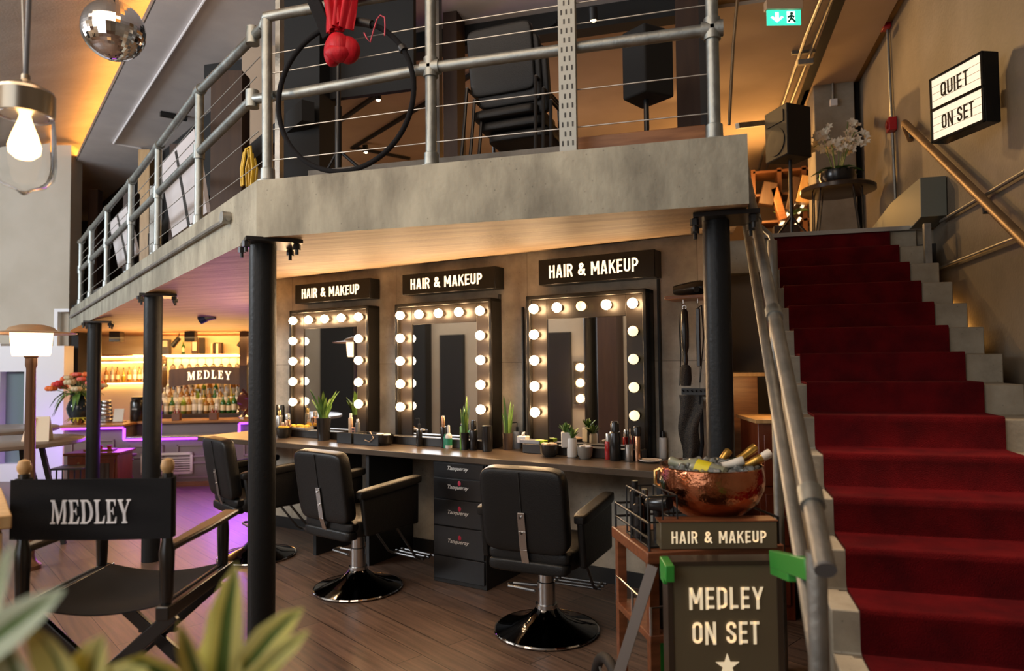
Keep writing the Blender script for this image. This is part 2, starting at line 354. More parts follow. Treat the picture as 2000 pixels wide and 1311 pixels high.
def _glyphs(t=.138, w=.46):
    l = t/2; r = w-l; b = l; p = 1-l; q = (r-l)/2; m = w/2
    def bowl(y0): k = (p-y0)/2; return [(l, p), (r-k*.8, p)]+_arc(r-k*.8, p-k, k*.8, k, 90, -90)+[(l, y0)]
    O = [(l, b+q), (l, p-q)]+_arc(m, p-q, q, q, 180, 0)+[(r, b+q)]+_arc(m, b+q, q, q, 0, -180)
    S = [(r, .70), (r, p-q)]+_arc(m, p-q, q, q, 0, 180)+[(l, .70), (l+.02, .62), (r-.02, .38), (r, .30)]+_arc(m, b+q, q, q, 0, -180)+[(l, .31)]
    return {'H': (w, [[(l,0),(l,1)],[(r,0),(r,1)],[(l,.5),(r,.5)]]), 'A': (.50, [[(.075,0),(.215,1)],[(.425,0),(.285,1)],[(.12,.24),(.38,.24)],[(.21,.93),(.29,.93)]]), 'I': (t, [[(l,0),(l,1)]]),
      'R': (w, [[(l,0),(l,1)], bowl(.47), [(r-.12,.47),(r,0)]]), 'P': (w, [[(l,0),(l,1)], bowl(.42)]), 'M': (.62, [[(l,0),(l,1)],[(.62-l,0),(.62-l,1)],[(l+.02,.98),(.31,.24)],[(.60-l,.98),(.31,.24)]]),
      'K': (.48, [[(l,0),(l,1)],[(l,.36),(.48-l,1)],[(.22,.58),(.48-l+.01,0)]]), 'E': (.40, [[(l,0),(l,1)],[(l,b),(.40,b)],[(l,p),(.40,p)],[(l,.5),(.37,.5)]]), 'L': (.38, [[(l,0),(l,1)],[(l,b),(.38,b)]]),
      'U': (w, [[(l,1),(l,b+q)]+_arc(m,b+q,q,q,180,360)+[(r,1)]]), 'D': (w, [[(l,0),(l,1)],[(l,p),(m,p)]+_arc(m,p-q,q,q,90,0)+[(r,b+q)]+_arc(m,b+q,q,q,0,-90)+[(l,b)]]), 'O': (w, [O]), 'Q': (w, [O, [(.24,.26),(w,-.05)]]),
      'N': (.50, [[(l,0),(l,1)],[(.5-l,0),(.5-l,1)],[(l+.01,.98),(.49-l,.02)]]), 'T': (.42, [[(0,p),(.42,p)],[(.21,0),(.21,1)]]), 'Y': (.50, [[(.07,1),(.25,.42)],[(.43,1),(.25,.42)],[(.25,0),(.25,.46)]]), 'S': (w, [S]),
      '&': (.60, [[(.54,0),(.17,.66)]+_arc(.27,.77,.115,.145,205,-20)+[(.34,.66),(.12,.40)]+_arc(.235,.235,.15,.155,140,300)+[(.46,.32),(.50,.50)]])}
GLY = _glyphs()
def text(body, name, m, O, X, Y, width=None, height=None, par=None, depth=.004, bold=.02, shear=0, fr=None, space=1.0):
    """condensed capitals drawn as strokes, fitted into width x height with the lower left corner at O, along X, up Y"""
    if ' ' in body:
        unit = lambda q: sum(GLY[c][0] if c != ' ' else .20*space for c in q)+.105*space*max(len(q)-1, 0)
        tot = unit(body); x = 0; X = V(X).normalized()
        for wd in body.split(' '):
            text(wd, name, m, V(O)+X*(x/tot*width), X, Y, unit(wd)/tot*width, height, par, depth, bold, shear, fr, space); x += unit(wd)+.20*space+.21*space
        return None
    if not body.isupper() and body != '&': return script(body, name, m, O, X, Y, width, height, par, depth, bold, shear, fr)
    O, X, Y = V(O), V(X).normalized(), V(Y).normalized(); N = X.cross(Y); gap = .11*space; t = .138; s = MB(fr or WORLD)
    ws = [GLY[c][0] if c != ' ' else .20*space for c in body]; tot = sum(ws)+gap*(len(body)-1); x = 0; sx = width/tot
    P = lambda a, b, o: O+X*(a*sx)+Y*(max(-.06, min(1, b))*height)+N*o
    for c, w_ in zip(body, ws):
        if c != ' ':
            for pl in GLY[c][1]:
                for i in range(len(pl)-1):
                    (ax, ay), (bx, by) = pl[i], pl[i+1]; L_ = math.hypot(bx-ax, by-ay)
                    if L_ < 1e-6: continue
                    ux, uy = (bx-ax)/L_, (by-ay)/L_; e0 = 0 if i == 0 else .03; e1 = 0 if i == len(pl)-2 else .03
                    if ay <= 0 or ay >= 1: e0 = .06
                    if by <= 0 or by >= 1: e1 = .06
                    h = t/2; q = [(ax-ux*e0-uy*h, ay-uy*e0+ux*h), (ax-ux*e0+uy*h, ay-uy*e0-ux*h), (bx+ux*e1+uy*h, by+uy*e1-ux*h), (bx+ux*e1-uy*h, by+uy*e1+ux*h)]
                    s.hexa([P(x+a, b, .0003) for a, b in q], [P(x+a, b, depth) for a, b in q])
        x += w_+gap
    return s.out(name, m, par)
def script(body, name, m, O, X, Y, width=None, height=None, par=None, depth=.004, bold=.02, shear=0, fr=None, space=1.0):
    """lettering fitted into width x height with its lower left corner at O, along X, up Y, raised towards X x Y"""
    cu = bpy.data.curves.new(name, 'FONT'); cu.body = body; cu.offset = bold; cu.shear = shear; cu.space_character = space; cu.resolution_u = 5
    t = bpy.data.objects.new('t', cu); col.objects.link(t)
    dg = bpy.context.evaluated_depsgraph_get(); me = bpy.data.meshes.new_from_object(t.evaluated_get(dg))
    bpy.data.objects.remove(t)
    xs = [v.co.x for v in me.vertices]; ys = [v.co.y for v in me.vertices]; x0, x1, y0, y1 = min(xs), max(xs), min(ys), max(ys)
    O, X, Y = V(O), V(X).normalized(), V(Y).normalized(); Nn = X.cross(Y)
    s = MB(fr or WORLD); bm = s.bm; bm.from_mesh(me)
    if width is None: width = (x1-x0)*height/(y1-y0)
    if height is None: height = (y1-y0)*width/(x1-x0)
    for v in bm.verts: v.co = O + X*((v.co.x-x0)/(x1-x0)*width) + Y*((v.co.y-y0)/(y1-y0)*height) + Nn*.0005
    r = bmesh.ops.extrude_face_region(bm, geom=bm.faces[:])
    for v in [g for g in r['geom'] if isinstance(g, bmesh.types.BMVert)]: v.co += Nn*depth
    return s.out(name, m, par)
SERIF = {
 'M': [[(0,0),(.30,0),(.30,.05),(.19,.08),(.19,.8),(.45,0),(.53,0),(.80,.8),(.80,.08),(.70,.05),(.70,0),(1.05,0),(1.05,.05),(.96,.08),(.96,.92),(1.05,.95),(1.05,1),(.78,1),(.53,.27),(.28,1),(0,1),(0,.95),(.10,.92),(.10,.08),(0,.05)]],
 'E': [[(0,0),(.66,0),(.68,.28),(.63,.28),(.54,.07),(.28,.07),(.28,.48),(.42,.48),(.46,.36),(.50,.36),(.50,.67),(.46,.67),(.42,.55),(.28,.55),(.28,.93),(.52,.93),(.60,.74),(.64,.74),(.63,1),(0,1),(0,.95),(.09,.92),(.09,.08),(0,.05)]],
 'L': [[(0,0),(.64,0),(.67,.32),(.62,.32),(.52,.07),(.28,.07),(.28,.92),(.38,.95),(.38,1),(0,1),(0,.95),(.09,.92),(.09,.08),(0,.05)]],
 'Y': [[(.26,0),(.62,0),(.62,.05),(.53,.08),(.53,.42),(.76,.92),(.86,.95),(.86,1),(.58,1),(.58,.95),(.67,.92),(.48,.52),(.27,.92),(.35,.95),(.35,1),(0,1),(0,.95),(.07,.92),(.34,.40),(.34,.08),(.26,.05)]],
 'D': [[(0,0),(.09,0),(.28,0),(.28,.07),(.28,.93),(.28,1),(0,1),(0,.95),(.09,.92),(.09,.08),(0,.05)], [(.279,0),(.46,.0),(.66,.12),(.78,.32),(.80,.5),(.78,.68),(.66,.88),(.46,1),(.279,1),(.279,.93),(.42,.93),(.53,.84),(.59,.68),(.61,.5),(.59,.32),(.53,.16),(.42,.07),(.279,.07)]],
}
def serif(body, name, m, fn, width, height, par=None, depth=.002, gap=.16, fr=None):
    """serif capitals; fn maps (x, y, out) on the surface to a point"""
    ws = [max(p[0] for poly in SERIF[c] for p in poly) for c in body]; tot = sum(ws)+gap*(len(body)-1)
    s = MB(fr or WORLD); x = 0; bm = s.bm
    for c, wd in zip(body, ws):
        for poly in SERIF[c]: bm.faces.new([bm.verts.new((x+a, b, 0)) for a, b in poly])
        x += wd+gap
    bm.normal_update(); bmesh.ops.triangulate(bm, faces=bm.faces[:])
    bmesh.ops.subdivide_edges(bm, edges=[e for e in bm.edges if e.calc_length() > .3], cuts=2, use_grid_fill=False)
    bmesh.ops.triangulate(bm, faces=bm.faces[:])
    r = bmesh.ops.extrude_face_region(bm, geom=bm.faces[:]); top = {v for v in r['geom'] if isinstance(v, bmesh.types.BMVert)}
    for v in bm.verts: v.co = fn(v.co.x/tot*width, v.co.y*height, depth if v in top else depth*.15)
    return s.out(name, m, par)
# ================================================================== the building
S = 'structure'
ZS = 2.125; ZT = 2.408
BL = V((-2.109, 2.870, ZS)); BR = V((.178, 2.87, ZS)); WE = V((-7.403, 6.52, 1.948)); WE_T = 2.208
WDIR = V((WE.x-BL.x, WE.y-BL.y, 0)); WLEN = WDIR.length; WDIR.normalize(); WNRM = V((WDIR.y, -WDIR.x, 0))   # WNRM points to the camera side? fixed below
if WNRM.dot(-BL) < 0: WNRM = -WNRM
def PG(x, y, off=0):                       # pixel on the plane of the long balcony side, off towards the camera
    return PP(x, y, BL+WNRM*off, WNRM)
def gz(t): return ZT+(WE_T-ZT)*t/WLEN      # slab top along the long side
def GP(t, off=0, z=0): p = BL+WDIR*t+WNRM*off; return V((p.x, p.y, z))
SW = 4.345                                  # makeup wall face
MB().box(-16, 5, -4.5, 13, -.1, 0).out('floor', m_floor, kind=S)
# makeup wall
MB(WF).box(-5.62, -1.22, SW, SW+.2, 0, 2.36).out('wall_makeup', m_wallc, kind=S)
MB(WF).box(-5.62, -1.22, SW-.012, SW, 0, .10).out('baseboard_makeup', m_black, kind=S)
# balcony slab: soffit rising to the wall, upright edges, top
WLp, WRp = WP(-5.62, SW+.02, 2.31), WP(-1.22, SW+.02, 2.31)
BXR = PB(506, 700, 1.95)[0]
BWL, BWR = BO+BD*-2.3+BN*1.95+V((0,0,1.955)), BO+BD*BXR+BN*1.95+V((0,0,1.955))
s = MB(); lo = [BR, BL, WE, BWL, BWR, WLp, WRp, V((.178, 4.6, 2.31))]
tops = [V((p.x, p.y, z)) for p, z in zip(lo, (ZT, ZT, WE_T, WE_T, WE_T, ZT, ZT, ZT))]
vl = [s.bm.verts.new(p) for p in lo]; vt = [s.bm.verts.new(p) for p in tops]
for f in ((0, 1, 5, 6), (1, 2, 3), (1, 3, 4), (1, 4, 5), (0, 6, 7)): s.bm.faces.new([vl[i] for i in f])
for f in ((0, 1, 5, 6), (1, 2, 3, 4, 5), (0, 6, 7)): s.bm.faces.new([vt[i] for i in f])
n8 = len(lo)
for a in range(n8):
    b = (a+1) % n8; fc = s.bm.faces.new((vl[a], vl[b], vt[b], vt[a])); fc.material_index = 1
bmesh.ops.recalc_face_normals(s.bm, faces=s.bm.faces)
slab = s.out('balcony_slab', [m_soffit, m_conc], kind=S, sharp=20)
# concrete upstand of the upper room, set back on the slab
cb = MB(); cb.box(-1.98, -.62, 3.12, 3.24, ZT, ZT+.105); cb.out('trim_upper_curb', m_dustc, kind=S)
MB().box(-.62, .02, 3.08, 3.24, ZT, ZT+.125).out('trim_upper_sill', m_wood, kind=S, bev=.004)
MB(Mx.Translation(GP(.1, -.25, 0)) @ Mx.Rotation(math.atan2(WDIR.y, WDIR.x), 4, 'Z')).box(0, WLEN-.3, -.05, .05, 2.2, 2.42).out('trim_wing_curb', m_dustc, kind=S)
# upper floor behind, corridor landing
MB().box(-.2, 3.0, 5.43, 13, ZT-.25, ZT-.002).out('landing_floor', m_stairc, kind=S)
# ceilings
cv0, cv1 = PZ(305, 0, 4.4), PZ(135, 345, 4.4); cdir = V((cv1.x-cv0.x, cv1.y-cv0.y, 0)).normalized(); cn = V((-cdir.y, cdir.x, 0))
if cn.dot(V((1, 1, 0))) < 0: cn = -cn
A0 = cv0-cdir*9; A1 = cv1+cdir*4
s = MB(); s.hexa([A0, A1, A1+cn*9, A0+cn*9], [p+V((0,0,.05)) for p in (A0, A1, A1+cn*9, A0+cn*9)]); s.out('ceiling', m_plast, kind=S)
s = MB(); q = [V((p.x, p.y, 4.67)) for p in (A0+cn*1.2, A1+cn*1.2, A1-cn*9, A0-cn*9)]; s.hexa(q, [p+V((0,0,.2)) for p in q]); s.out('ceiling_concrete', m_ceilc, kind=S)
s = MB(); s.bar(A0+cn*.06+V((0,0,.072)), A1+cn*.06+V((0,0,.072)), .05, .02)
tag(s.out('cove_light_strip', m_cove), 'long amber glowing light strip hidden in the ceiling cove above the balcony', 'light strip')
s = MB(); s.bar(A0-cn*.006+V((0,0,.03)), A1-cn*.006+V((0,0,.03)), .01, .06); s.out('trim_cove_lip', m_galvp, kind=S)
# upper room: its own ceiling, header, posts and back wall
MB().box(-4.6, 1.5, 5.6, 13.0, 4.30, 4.39).out('ceiling_upper_room', m_tan, kind=S)
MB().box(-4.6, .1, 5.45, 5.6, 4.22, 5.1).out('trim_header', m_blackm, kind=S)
MB().box(-6, 1.2, 12.3, 12.4, ZT, 4.5).out('wall_upper_back', m_tan, kind=S)
def ubox(name, x0, x1, y0, Y, dep, m, zt=4.4, zb=ZT):
    a, b = PY(x0, y0, Y).x, PY(x1, y0, Y).x; MB().box(a, b, Y, Y+dep, zb, zt).out(name, m, kind=S)
ubox('trim_upper_post', 552, 624, 200, 4.6, .3, m_blackm)
ubox('trim_upper_jamb', 866, 893, 200, 5.2, .2, m_dbrown)
ubox('trim_upper_jamb', 1322, 1390, 200, 5.0, .15, m_dbrown)
ubox('trim_upper_frame', 845, 858, 200, 3.6, .05, m_blacks, 4.3)
ubox('trim_upper_frame', 1368, 1388, 200, 3.4, .05, m_blacks, 4.3)
ubox('trim_upper_frame', 537, 546, 200, 3.16, .04, m_galvp, 3.9)
a, b = PY(560, 80, 4.75), PY(808, 160, 4.75)
MB().box(a.x, b.x, 4.75, 4.8, b.z-.05, 4.4).out('trim_upper_panel', m_blackm, kind=S)
# long-side upper room: dark wall far behind with brown boards
p0, p1 = PD(540, 200, 6.4), PD(200, 470, 12.0)
wv = V((p1.x-p0.x, p1.y-p0.y, 0)).normalized(); wm = Mx.Translation(V((p0.x, p0.y, 0))) @ Mx.Rotation(math.atan2(wv.y, wv.x), 4, 'Z')
ln = (V((p1.x, p1.y, 0))-V((p0.x, p0.y, 0))).length
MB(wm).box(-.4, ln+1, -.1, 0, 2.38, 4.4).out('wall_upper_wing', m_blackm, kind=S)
def wpost(x0, x1, ym, d, dep, m, zb, zt, nm='trim_wing_post'):
    a, b = PD(x0, ym, d), PD(x1, ym, d); v = (b-a); v.z = 0; n_ = V((-v.y, v.x, 0)).normalized()*dep
    q = [V((a.x, a.y, zb)), V((b.x, b.y, zb)), V((b.x, b.y, zb))+n_, V((a.x, a.y, zb))+n_]
    return MB().prism(q, (0, 0, zt-zb)).out(nm, m, kind=S)
wpost(411, 472, 300, 4.9, .15, m_dbrown, 2.3, 3.62)
wpost(330, 352, 400, 6.3, .12, m_dbrown, 2.2, 3.55)
wpost(292, 306, 440, 7.2, .12, m_galvp, 2.2, 3.4)
wpost(240, 262, 450, 8.2, .12, m_dbrown, 2.1, 3.6)
wpost(171, 190, 470, 10.0, .12, m_dbrown, 2.0, 4.1)
wpost(270, 292, 310, 9.0, .12, m_woodl, 2.2, 4.35)
wpost(472, 545, 200, 6.2, .05, m_tan, 2.3, 4.4, 'wall_upper_wing_panel')
# beam under the ceiling that follows the long side
a, b = GP(1.5, -.9, 3.40), GP(WLEN+1.2, -.9, 3.1)
MB().bar(a, b, .1, .16).out('trim_wing_beam', m_blackm, kind=S)
# pale wall and partition beyond the long side, at the far left
def fwall(name, x0, x1, yt, yb, d, th, m, ztop=None, zbot=None, dz=0):
    a, b = PD(x0, 640, d), PD(x1, 640, d+dz)
    zt = PD((x0+x1)/2, yt, d).z if ztop is None else ztop; zb = PD((x0+x1)/2, yb, d).z if zbot is None else zbot
    v = (b-a); v.z = 0; n_ = V((-v.y, v.x, 0)).normalized()*th
    q = [V((a.x, a.y, zb)), V((b.x, b.y, zb)), V((b.x, b.y, zb))+n_, V((a.x, a.y, zb))+n_]
    return MB().prism(q, (0, 0, zt-zb)).out(name, m, kind=S)
fwall('wall_left', -900, 134, 284, 0, 9.4, .25, m_beige, zbot=0)
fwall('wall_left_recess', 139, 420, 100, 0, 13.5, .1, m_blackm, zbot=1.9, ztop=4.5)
wpost(136, 150, 900, 9.3, .25, m_blackm, 1.2, 2.35)
m_part = m_white
fwall('wall_partition', -900, 2, 676, 0, 9.1, .2, m_part, zbot=0)
fwall('wall_partition', 2, 49, 676, 726, 9.1, .2, m_part)
fwall('wall_partition', 2, 49, 905, 0, 9.1, .2, m_part, zbot=0)
fwall('wall_partition', 49, 126, 676, 0, 9.1, .2, m_part, zbot=0)
m_pane = mat('dark_window_pane', (.16,.21,.22), .12)
fwall('window_1', 0, 50, 726, 905, 9.21, .02, m_pane)
fwall('trim_1', 105, 112, 603, 676, 9.3, .06, m_white); fwall('trim_2', 112, 134, 603, 609, 9.3, .06, m_white)
# right side: wall beside the stairs, ceiling beam, corridor ceiling, far end
XR = 1.56
MB().box(XR, XR+.2, -4.5, 6.75, 0, 5.6).out('wall_right', m_brownw, kind=S)
MB().box(XR, XR+.2, 6.75, 13, ZT-.2, 5.6).out('wall_corridor_right', m_brownw, kind=S)
MB().box(.12, 3.0, 3.2, 13.0, 4.33, 4.385).out('ceiling_corridor', m_ply, kind=S)
MB().box(-1.5, 3, -4.5, 3.2, 5.5, 5.6).out('ceiling_stairwell', m_ceilc, kind=S)
MB().box(-1.5, 3, 3.1, 3.2, 4.42, 5.55).out('trim_ceiling_drop', m_ceilc, kind=S)
a, b = PX(1656, 141, 1.44), PX(1757, 0, 1.44)
MB().box(1.36, XR, b.y-1.5, a.y, a.z-.02, 4.42).out('trim_ceiling_beam', m_brownw, kind=S)
MB().box(-.2, 3.0, 12.0, 12.1, ZT-.2, 4.5).out('wall_corridor_end', mat('corridor_end', (.30,.19,.09), .8), kind=S)
c0, c1 = PY(1592, 300, 7.5).x, PY(1672, 300, 7.5).x
m_colc = concrete('corridor_column_concrete', (.24,.21,.16), (.40,.36,.29), pits=False, scale=2)
MB().box(c0, c1, 7.5, 8.0, ZT, 4.42).out('corridor_column', m_colc, kind=S, bev=.008)
MB().box(c1+.03, XR+.3, 7.6, 7.65, ZT, 4.42).out('wall_corridor_gap', m_blackm, kind=S)
# stairs
YS, GO, RI = 5.409, .2311, .14825
X0S, X1S = .40, 1.45
st = MB(); NST = 17; poly = [(YS, ZT)]
pts = [(YS+.35, ZT)]
for k in range(NST):
    y = YS-k*GO; zt = ZT-k*RI; pts += [(y, zt), (y, max(zt-RI, 0))]
pts = [p for p in pts if p[1] >= 0]
yb = pts[-1][0]
pts += [(yb+.55, 0), (YS+.35, ZT-.45)]
st.prism([(X0S, y, z) for y, z in pts], (X1S-X0S, 0, 0)); st.out('staircase', m_stairc, kind=S, bev=.006)
MB().bar((X0S-.05, YS-.012, ZT+.012), (XR-.05, YS-.012, ZT+.012), .04, .03).out('trim_landing_edge', m_steel, kind=S)
# wall behind the camera, with the door and piers the mirrors show
MB(WF).box(-15, 3.5, -2.7, -2.5, 0, 5.6).out('wall_rear', m_beige, kind=S)
MB().box(-16, -15.8, -4.5, 13, 0, 5).out('wall_far_left', m_beige, kind=S)
# dark recess under the stairs behind the makeup wall
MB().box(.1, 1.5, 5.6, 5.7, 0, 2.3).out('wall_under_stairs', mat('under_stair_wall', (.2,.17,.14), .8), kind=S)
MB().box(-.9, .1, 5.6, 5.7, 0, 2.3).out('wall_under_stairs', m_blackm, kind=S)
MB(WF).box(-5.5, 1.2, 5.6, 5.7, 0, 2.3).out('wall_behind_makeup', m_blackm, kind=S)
# bar back wall
m_barw = mat('bar_boards', (.82,.64,.40), .6, c2=(.72,.52,.30), scale=2, stretch=(1,1,6))
MB(BF).box(-2.4, BXR+.1, 1.9, 2.0, 0, 1.97).out('wall_bar', m_barw, kind=S)
MB(BF).box(BXR, BXR+.1, .9, 1.9, 0, 1.97).out('wall_bar_end', m_dbrown, kind=S)
# ================================================================== makeup wall: mirrors, signs, counter
ZC = .872                                    # counter top
def pad(s, c, sx, sy, sz, e=.32, m=None, nu=28, nv=16):
    """rounded upholstery block"""
    c = V(c); m = m or Mx.Identity(3); f = lambda v: math.copysign(abs(v)**e, v); rings = []
    for j in range(1, nv):
        t = math.pi*j/nv
        rings.append([s.bm.verts.new(c+m @ V((sx/2*f(math.sin(t))*f(math.cos(2*math.pi*i/nu)), sy/2*f(math.sin(t))*f(math.sin(2*math.pi*i/nu)), -sz/2*f(math.cos(t))))) for i in range(nu)])
    return s.skinrings(rings)
m_frame = mat('mirror_frame_black', (.010,.009,.008), .25, spec=.22)
m_panel = mat('mirror_bulb_panel', (.016,.012,.009), .36, spec=.3)
m_sock = mat('bulb_socket', (.10,.08,.06), .3, .6)
m_tray = mat('counter_ledge', (.02,.018,.016), .4)
MIR = [((573.8,625.8),(700,620),(569.7,783.8),(699.5,790.9)), ((782,616.2),(937.6,607.2),(781,794.7),(938.3,800.5)), ((1043,603),(1234.7,592.6),(1044,805.6),(1239.6,812))]
MLAB = ['black framed mirror with glowing bulbs at the narrow far end of the counter', 'black framed bulb mirror in the middle of the makeup counter', 'largest bulb-lit black mirror, next to the hanging brushes shelf']
SBULB = .175; LEDGE = .065; SPANS = []
for k, (q, lab) in enumerate(zip(MIR, MLAB)):
    uv = [PW(x, y, SW-SBULB) for x, y in q]
    uL = (uv[0][0]+uv[2][0])/2; uR = (uv[1][0]+uv[3][0])/2; zt = (uv[0][1]+uv[1][1])/2; zb = (uv[2][1]+uv[3][1])/2
    uc = (uL+uR)/2; hw = (uR-uL)/2; t = thing('makeup_mirror', lab, 'mirror', WP(uc, SW, ZC), -MANG, 'bulb mirrors along the makeup wall')
    X1 = hw+.082; Z1 = zt-ZC+.095; D = .12
    SPANS.append((uc-X1, uc+X1))
    f = MB()
    for a, b, z0, z1 in ((-X1, -X1+.03, 0, Z1), (X1-.03, X1, 0, Z1), (-X1, X1, Z1-.03, Z1)): f.box(a, b, -D-.025, -.003, z0, z1)
    f.box(-X1, X1, -.02, -.003, 0, Z1); f.out('frame', m_frame, t, bev=.006)
    gx = hw-.072; gz1 = zt-ZC-.075
    p = MB(); p.box(-X1+.03, -gx, -D+.005, -.02, 0, Z1-.03); p.box(gx, X1-.03, -D+.005, -.02, 0, Z1-.03); p.box(-gx, gx, -D+.005, -.02, gz1, Z1-.03)
    p.out('bulb_panel', m_panel, t, bev=.003)
    MB().box(-gx, gx, -.105, -.1, .0, gz1).out('mirror_glass', m_mirror, t)
    MB().box(-X1+.01, X1-.01, -.23, -D-.03, 0, LEDGE).out('ledge', m_tray, t, bev=.004)
    spots = [(-hw+2*hw*i/4, zt-ZC, i == 2) for i in range(5)]
    for i in range(1, 5): spots += [(-hw, zt-ZC-(zt-zb)*i/4, False), (hw, zt-ZC-(zt-zb)*i/4, True)]
    for x, z, dim in spots:
        so = MB().cyl((x, -D-.02, z), (x, -D+.01, z), .02, .026, 14); so.out('bulb_socket', m_sock, t)
        g = MB().ball((x, -SBULB, z), .0335, nu=18, nv=12); g.out('bulb', m_bulbd if (dim and k == 2) else m_bulb, t)
SGN = [((575.4,557),(722,543),(577,592),(722,584)), ((784,538),(967,519),(787,576),(967,564)), ((1050.5,508),(1277.5,487.4),(1053,556.5),(1280,541.4))]
SLAB = ['HAIR & MAKEUP lit sign box over the narrow far mirror', 'HAIR & MAKEUP lit sign box over the middle mirror', 'HAIR & MAKEUP lit sign box over the largest mirror']
for k, (q, lab) in enumerate(zip(SGN, SLAB)):
    uv = [PW(x, y, SW-.13) for x, y in q]
    u0 = (uv[0][0]+uv[2][0])/2; u1 = (uv[1][0]+uv[3][0])/2; z1 = (uv[0][1]+uv[1][1])/2; z0 = (uv[2][1]+uv[3][1])/2
    t = thing('lightbox_sign', lab, 'sign', WP((u0+u1)/2, SW, z0), -MANG, 'sign boxes over the mirrors')
    w_, h_ = u1-u0, z1-z0
    MB().box(-w_/2, w_/2, -.13, -.004, 0, h_).out('housing', m_frame, t, bev=.004)
    text('HAIR & MAKEUP', 'lettering', m_signl, (-w_*.40, -.1305, h_*.27), (1,0,0), (0,0,1), w_*.77, h_*.48, t, .002, .018, fr=ROOT[t.name])
# conduits on the wall beside mirrors
for (x0, y0, x1, y1) in ((1285, 545, 1285, 885), (1020, 600, 1020, 880), (975, 575, 975, 800)):
    a, b = PW(x0, y0, SW-.02), PW(x1, y1, SW-.02)
    c = MB(); c.tube([WP(a[0], SW-.014, a[1]), WP(a[0], SW-.014, ZC)], .011, 8)
    tag(c.out('cable_conduit', m_black), {1285: 'black conduit beside the largest mirror, below its sign', 1020: 'black conduit between the largest mirror and the potted snake plants', 975: 'black conduit behind the two potted snake plants'}[x0], 'conduit', 'conduits on the makeup wall')
# counter
cu = thing('makeup_counter', 'long dark counter top running under the three bulb mirrors', 'counter', WP(-3.3, 4.06, 0), -MANG)
m_count = mat('counter_dark_wood', (.065,.046,.032), .30, c2=(.105,.075,.05), scale=4, stretch=(1,7,1), bump=.08)
MB(WF).box(-5.6, -1.04, 3.765, SW-.002, ZC-.042, ZC).out('worktop', m_count, cu, bev=.004)
for u in (-4.18, -3.62, -1.36): MB(WF).box(u-.015, u+.015, 3.83, SW-.01, 0, ZC-.042).out('support_panel', m_black, cu)
MB(WF).box(-1.36, -1.02, 3.80, 3.83, .0, ZC-.042).out('front_panel', m_black, cu)
dr = thing('drawer_unit', 'black five-drawer pedestal under the counter with white script lettering', 'drawer unit', WP(-2.755, 4.05, 0), -MANG)
DW = .44; a = MB(); a.box(-DW/2, DW/2, -.25, .28, 0, ZC-.045); a.out('carcass', m_black, dr, bev=.003)
zz = [PP(x, y, MN*3.79, MN).z for x, y in ((850, 888), (850, 931), (850, 972), (850, 1024), (850, 1082), (850, 1128))]
m_script = mat('script_white', (.75,.75,.72), .6); m_pink = mat('seal_red', (.55,.03,.08), .5)
for i in range(5):
    z1, z0 = min(zz[i], ZC-.05)-.004, zz[i+1]+.004
    d = MB().box(-DW/2+.012, DW/2-.012, -.265, -.25, z0, z1).out('drawer', m_blacks, dr, bev=.002)
    if i < 4:
        lz = z0+(z1-z0)*(.45 if i < 2 else .42)
        text('Tanqueray', 'lettering', m_script, (-.085, -.2655, lz), (1,0,0), (0,0,1), .175, .034, d, .001, .012, .35, fr=ROOT[dr.name])
        if i: MB().ball((.012, -.2655, lz+.048), .013, (1,.12,1.3), 12, 8).out('seal', m_pink, d)
